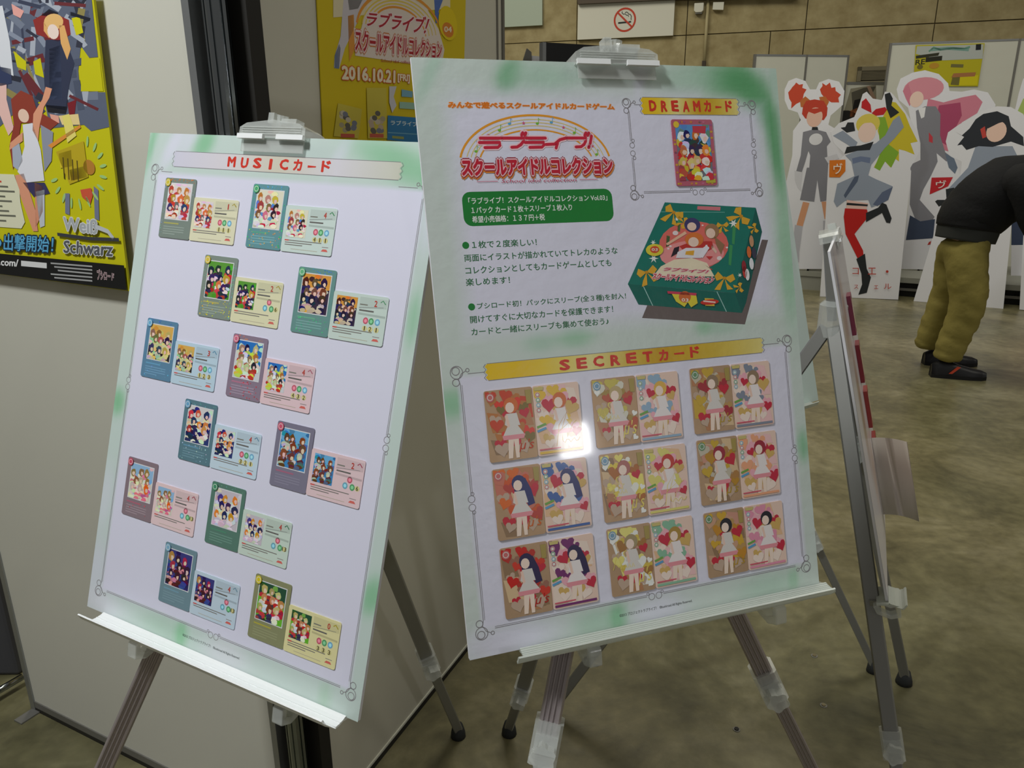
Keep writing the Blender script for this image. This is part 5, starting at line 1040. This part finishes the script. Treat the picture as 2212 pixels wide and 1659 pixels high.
standee('standee', 'white cutout standee of a pink-haired figure in grey with a long pink mane', ((1946, 583), (2080, 590)),
 [(805, 1300), (825, 1110), (850, 900), (860, 740), (835, 640), (850, 560), (885, 420), (850, 250), (790, 200), (775, 130), (800, 60), (880, 20), (960, 5), (1050, 30), (1110, 90), (1120, 140), (1200, 145), (1280, 130), (1370, 150), (1420, 230), (1400, 320), (1300, 420), (1250, 500), (1230, 1310)],
 [((214, 130, 150), [(980, 190), (1080, 215), (1200, 182), (1290, 165), (1335, 212), (1300, 285), (1200, 345), (1150, 460), (1150, 545), (1060, 520), (990, 430), (960, 300)]), ((176, 72, 108), [(1050, 235), (1190, 215), (1200, 300), (1150, 400), (1110, 500), (1060, 470), (1030, 330)]), ('e', (222, 146, 160), 950, 125, 132, 74), ((214, 130, 150), [(815, 140), (850, 90), (880, 180), (860, 240), (835, 190)]), ('e', (244, 212, 196), 905, 195, 45, 52),
  (GY, [(900, 270), (960, 240), (1030, 240), (1060, 290), (1058, 430), (1092, 540), (1125, 565), (1100, 600), (1035, 545), (1042, 600), (1000, 690), (950, 780), (925, 850), (1022, 960), (1000, 1000), (900, 985), (860, 880), (870, 660), (845, 630), (930, 590), (930, 480), (908, 380)]), ((236, 236, 238), [(915, 255), (965, 245), (955, 310), (935, 320)]), ((200, 60, 70), [(985, 410), (1010, 440), (1010, 480), (985, 470)]), ((60, 72, 96), [(862, 950), (930, 990), (1025, 975), (1012, 1100), (835, 1112)]), ((110, 124, 144), [(1090, 545), (1150, 580), (1172, 640), (1155, 680), (1115, 640)]), ((200, 34, 44), [(1003, 705), (1142, 702), (1110, 762), (990, 815)]), ((190, 60, 50), [(985, 1125), (1000, 1118), (995, 1140), (975, 1145)])],
 [('ヴ', (1030, 722, 1098, 775), (236, 226, 220), .01)], raised=True)
standee('standee', 'white cutout standee of a black-haired figure right behind the bending person', ((1975, 651), (2168, 667)),
 [(885, 1510), (1040, 1000), (1060, 900), (1190, 700), (1200, 600), (1120, 560), (1095, 470), (1110, 410), (1180, 360), (1250, 320), (1330, 270), (1430, 240), (1520, 245), (1600, 290), (1650, 400), (1640, 560), (1560, 700), (1525, 1000), (1470, 1560)],
 [(GYB, [(1290, 500), (1530, 500), (1560, 560), (1400, 900), (1180, 800), (1160, 800), (1110, 780), (1240, 640)]), ((40, 44, 52), [(1155, 405), (1200, 430), (1250, 385), (1290, 325), (1340, 290), (1430, 272), (1505, 305), (1520, 370), (1600, 440), (1605, 500), (1520, 470), (1400, 505), (1310, 500), (1230, 525), (1200, 490), (1170, 495), (1215, 440)]), ('e', (242, 206, 188), 1425, 405, 66, 68), ((40, 44, 52), [(1340, 340), (1440, 300), (1510, 330), (1440, 350), (1370, 385)]), ((200, 70, 60), [(1320, 390), (1350, 370), (1360, 440), (1335, 450)]),
  (DK, [(1095, 780), (1148, 770), (1180, 830), (1050, 895), (1025, 860), (1040, 850), (1100, 850)])])
standee('standee', 'white cutout standee with pale green and navy print at the right edge', ((2182, 595), (2330, 603)),
 [(1520, 1345), (1530, 700), (1590, 330), (1548, 260), (1570, 160), (1600, 60), (1700, 30), (1900, 60), (1950, 1360)],
 [((176, 200, 110), [(1560, 280), (1600, 190), (1700, 160), (1750, 300), (1620, 380), (1575, 320)]), ((60, 72, 100), [(1525, 960), (1800, 960), (1800, 1140), (1522, 1145)]), ((150, 160, 176), [(1620, 380), (1800, 360), (1800, 960), (1560, 960)])], raised=True)
standee('standee', 'white base of a cutout standee at the right edge on the floor', ((2202, 670), (2330, 682)),
 [(1575, 1565), (1600, 1100), (1620, 900), (1900, 900), (1960, 1600)], [((200, 120, 130), [(1640, 950), (1800, 950), (1800, 1300), (1640, 1300)])])
# ---------------------------------------------------------------- bending person
def skin(name, verts, edges, rads, m, parent, lv=2, root=0):
    me = bpy.data.meshes.new(name); me.from_pydata([tuple(v) for v in verts], edges, []); me.update()
    o = bpy.data.objects.new(name, me); COL.objects.link(o); me.materials.append(m)
    md = o.modifiers.new('s', 'SKIN'); md.use_smooth_shade = True
    for i, r_ in enumerate(rads):
        sv = me.skin_vertices[0].data[i]; sv.radius = r_ if isinstance(r_, tuple) else (r_, r_); sv.use_root = (i == root)
    sb_ = o.modifiers.new('d', 'SUBSURF'); sb_.levels = sb_.render_levels = lv
    bpy.context.view_layer.update(); dg = bpy.context.evaluated_depsgraph_get()
    nm = bpy.data.meshes.new_from_object(o.evaluated_get(dg)); nm.name = name; o.modifiers.clear(); o.data = nm
    if not nm.materials: nm.materials.append(m)
    nm.polygons.foreach_set('use_smooth', [True] * len(nm.polygons))
    if parent: o.parent = parent; o.matrix_parent_inverse = Matrix.Translation(-parent.location)
    return o
pn = floor(2040, 812); pf_ = floor(2020, 790)
per = empty('person', Vector(((pn.x + pf_.x) / 2, (pn.y + pf_.y) / 2, 0))); tag(per, 'person in khaki trousers and black sweater bending forward at the right edge', 'person')
tn = floor(2128, 820); tf = floor(2108, 790)
yn, yf = pn.y, pf_.y; ym = (yn + yf) / 2
an = atY(2040, 775, yn); af = atY(2003, 757, yf); kn_ = atY(2096, 655, yn - .02); kf = atY(2045, 640, yf - .02); hn = atY(2082, 548, ym - .07); hf = atY(2070, 540, ym + .07); pc = atY(2082, 525, ym)
ws = atY(2098, 470, ym); c1 = atY(2135, 432, ym - .03); c2 = atY(2180, 405, ym - .05); nk = atY(2262, 372, ym - .07); hd = atY(2312, 385, ym - .09); hd2 = atY(2335, 412, ym - .1)
sn = atY(2218, 392, ym - .25); sf = atY(2222, 370, ym + .12); en = atY(2238, 480, ym - .3); ef = atY(2245, 450, ym + .12); wn = atY(2275, 555, ym - .28); wf = atY(2280, 520, ym + .06)
def hand(w_, d):
    d = d.normalized(); s = Vector((0, 1, 0)); V = []; E_ = []; R_ = []
    return d, s
bv = [pc, hn, kn_, an, hf, kf, af, ws, c1, c2, nk, hd, hd2, sn, en, wn, sf, ef, wf]
be = [(0, 1), (1, 2), (2, 3), (0, 4), (4, 5), (5, 6), (0, 7), (7, 8), (8, 9), (9, 10), (10, 11), (11, 12), (9, 13), (13, 14), (14, 15), (9, 16), (16, 17), (17, 18)]
br_ = [.10, .085, .055, .035, .085, .055, .035, .11, .12, .12, .055, .08, .075, .05, .038, .026, .05, .038, .026]
for wv, idx in ((wn, 15), (wf, 18)):
    d = (wv - (en if idx == 15 else ef)).normalized(); p = len(bv); bv.append(wv + d * .07); be.append((idx, p)); br_.append(.03)
    for k, ln_ in enumerate((.065, .08, .085, .075)):
        o_ = Vector((.0, -.03 + .02 * k, 0)); b0 = len(bv); bv.append(wv + d * .09 + o_); be.append((p, b0)); br_.append(.010); bv.append(wv + d * (.09 + ln_ * .5) + o_); be.append((b0, b0 + 1)); br_.append(.009); bv.append(wv + d * (.09 + ln_ * .9) + o_ + Vector((.015, 0, 0))); be.append((b0 + 1, b0 + 2)); br_.append(.008)
    b0 = len(bv); bv.append(wv + d * .05 + Vector((.035, -.03, 0))); be.append((p, b0)); br_.append(.011); bv.append(wv + d * .09 + Vector((.05, -.035, 0))); be.append((b0, b0 + 1)); br_.append(.009)
skin('body', bv, be, br_, M['skin'], per)
lerp = lambda a, b, t: a * (1 - t) + b * t
cn = atY(2046, 768, yn); cf = atY(2002, 744, yf)
yv = (an - kn_).normalized()
tr_ = skin('trousers', [lerp(pc, ws, .55), pc, hn, lerp(hn, kn_, .5), kn_, lerp(kn_, cn, .5), cn, cn + Vector((0, 0, -.03)), hf, lerp(hf, kf, .5), kf, lerp(kf, cf, .5), cf, cf + Vector((0, 0, -.03))],
 [(0, 1), (1, 2), (2, 3), (3, 4), (4, 5), (5, 6), (6, 7), (1, 8), (8, 9), (9, 10), (10, 11), (11, 12), (12, 13)], [.15, .165, .13, .118, .105, .095, .085, .085, .12, .105, .095, .088, .078, .078], M['khaki'], per, lv=3, root=1)
from mathutils import noise
def fold(o, amp, sc_, stretch):
    """cloth folds: push the surface in and out along its normals"""
    me = o.data; ns = [v.normal.copy() for v in me.vertices]
    for v, n_ in zip(me.vertices, ns):
        p = v.co.copy(); p = Vector((p.x * sc_, p.y * sc_, (p.z + .45 * p.x) * sc_ * stretch)); d = noise.noise(p) + .5 * noise.noise(p * 2.3)
        v.co += n_ * amp * (1 - abs(d) * 2.2)
fold(tr_, .008, 6.0, 2.2)
def garment(name, chains, m, n=28):
    q = MB()
    for pts, rad in chains:
        P = []; R_ = []
        for i in range(len(pts) - 1):
            for k in range(5): t = k / 5; P.append(lerp(pts[i], pts[i + 1], t)); R_.append(rad[i] * (1 - t) + rad[i + 1] * t)
        P.append(pts[-1]); R_.append(rad[-1]); q.tube(P, R_, n)
    o = q.build(name, m, None, True); o.parent = per; o.matrix_parent_inverse = Matrix.Translation(-per.location); return o
sw = garment('sweater', [([lerp(pc, ws, .62), ws, c1, c2, lerp(c2, nk, .6), nk], [.176, .182, .190, .188, .15, .07]), ([c2, sn, en, lerp(en, wn, .85)], [.12, .105, .078, .055]), ([c2, sf, ef, lerp(ef, wf, .85)], [.12, .105, .078, .055])], M['sweater'])
fold(sw, .008, 4.0, 1.5)
garment('shirt_hem', [([lerp(pc, ws, .12), lerp(pc, ws, .5), lerp(pc, ws, .9)], [.166, .172, .170])], M['hem'])
skin('hair', [hd + Vector((-.01, 0, .035)), lerp(hd, hd2, .5) + Vector((0, 0, .04)), lerp(nk, hd, .7) + Vector((0, 0, .05))], [(0, 1), (0, 2)], [.088, .07, .05], M['hair'], per)
def shoe(heel, toe):
    d = (toe - heel); d.z = 0; L = d.length; d.normalize(); s = Vector((-d.y, d.x, 0))
    o = empty('tmp', (0, 0, 0)); bpy.data.objects.remove(o)
    q = MB(); secs = [(-.00, .030, .062), (.12, .036, .085), (.3, .036, .088), (.5, .042, .066), (.72, .048, .050), (.9, .040, .040), (1.0, .018, .026)]
    vs = []
    for t, w_, h_ in secs:
        c = heel + d * (L * t)
        for k in range(10): a = pi * k / 9; vs.append(c + s * (w_ * cos(a)) + Vector((0, 0, .018 + h_ * sin(a) ** .7)))
    fs = [(i * 10 + k, i * 10 + k + 1, (i + 1) * 10 + k + 1, (i + 1) * 10 + k) for i in range(len(secs) - 1) for k in range(9)] + [tuple(range(10)), tuple(range(60, 70))[::-1]]
    q.add(vs, fs); so = q.build('shoe', M['shoe'], None, True); so.parent = per; so.matrix_parent_inverse = Matrix.Translation(-per.location)
    q = MB(); out = [heel + d * (L * t) + s * (w_ + .004) for t, w_, _ in secs] + [heel + d * (L * t) - s * (w_ + .004) for t, w_, _ in secs[::-1]]
    n_ = len(out); q.add([(p.x, p.y, 0) for p in out] + [(p.x, p.y, .022) for p in out], [tuple(range(n_)), tuple(range(n_, 2 * n_))[::-1]] + [(i, n_ + i, n_ + (i + 1) % n_, (i + 1) % n_) for i in range(n_)]); q.build('sole', M['sole'], so)
    q = MB(); b0 = heel + d * (L * .42); sd = -1 if (s.y > 0) else 1
    pts = []
    for t, zz in ((.30, .035), (.36, .035), (.50, .078), (.44, .082)):
        pts.append(heel + d * (L * t) + s * sd * (.047 - zz * .12) + Vector((0, 0, zz)))
    pts2 = [p + s * sd * .006 for p in pts]; q.add(pts + pts2, [(0, 1, 2, 3), (4, 7, 6, 5), (0, 4, 5, 1), (1, 5, 6, 2), (2, 6, 7, 3), (3, 7, 4, 0)]); q.build('stripe', M['stripe'], so)
hl = floor(2008, 812); hl.z = 0; shoe(hl, Vector((tn.x, tn.y, 0)))
hl = floor(1993, 786); hl.z = 0; shoe(hl, Vector((tf.x, tf.y, 0)))
# ---------------------------------------------------------------- little floor fixings
for k, (x, y) in enumerate(((1759, 1417), (1779, 1524), (1591, 1576), (1288, 1436))):
    p = floor(x, y); b_ = empty('floor_bolt', p); tag(b_, ('small shiny floor bolt between the easel legs at lower right', 'small floor bolt nearest the right front leg of the easel', 'dark floor hole plug below the right board', 'small floor bolt under the tray of the right easel')[k], 'bolt', 'floor bolts')
    q = MB(); q.prism([(.006 * cos(t), .006 * sin(t)) for t in [i * pi / 3 for i in range(6)]], 0.0, .004); q.build('bolt_head', M['bolt'] if k != 2 else M['dark'], b_)
    q = MB(); q.prism([(.009 * cos(t), .009 * sin(t)) for t in [i * pi / 8 for i in range(16)]], 0.0, .0015); q.build('washer', M['greymetal'], b_)
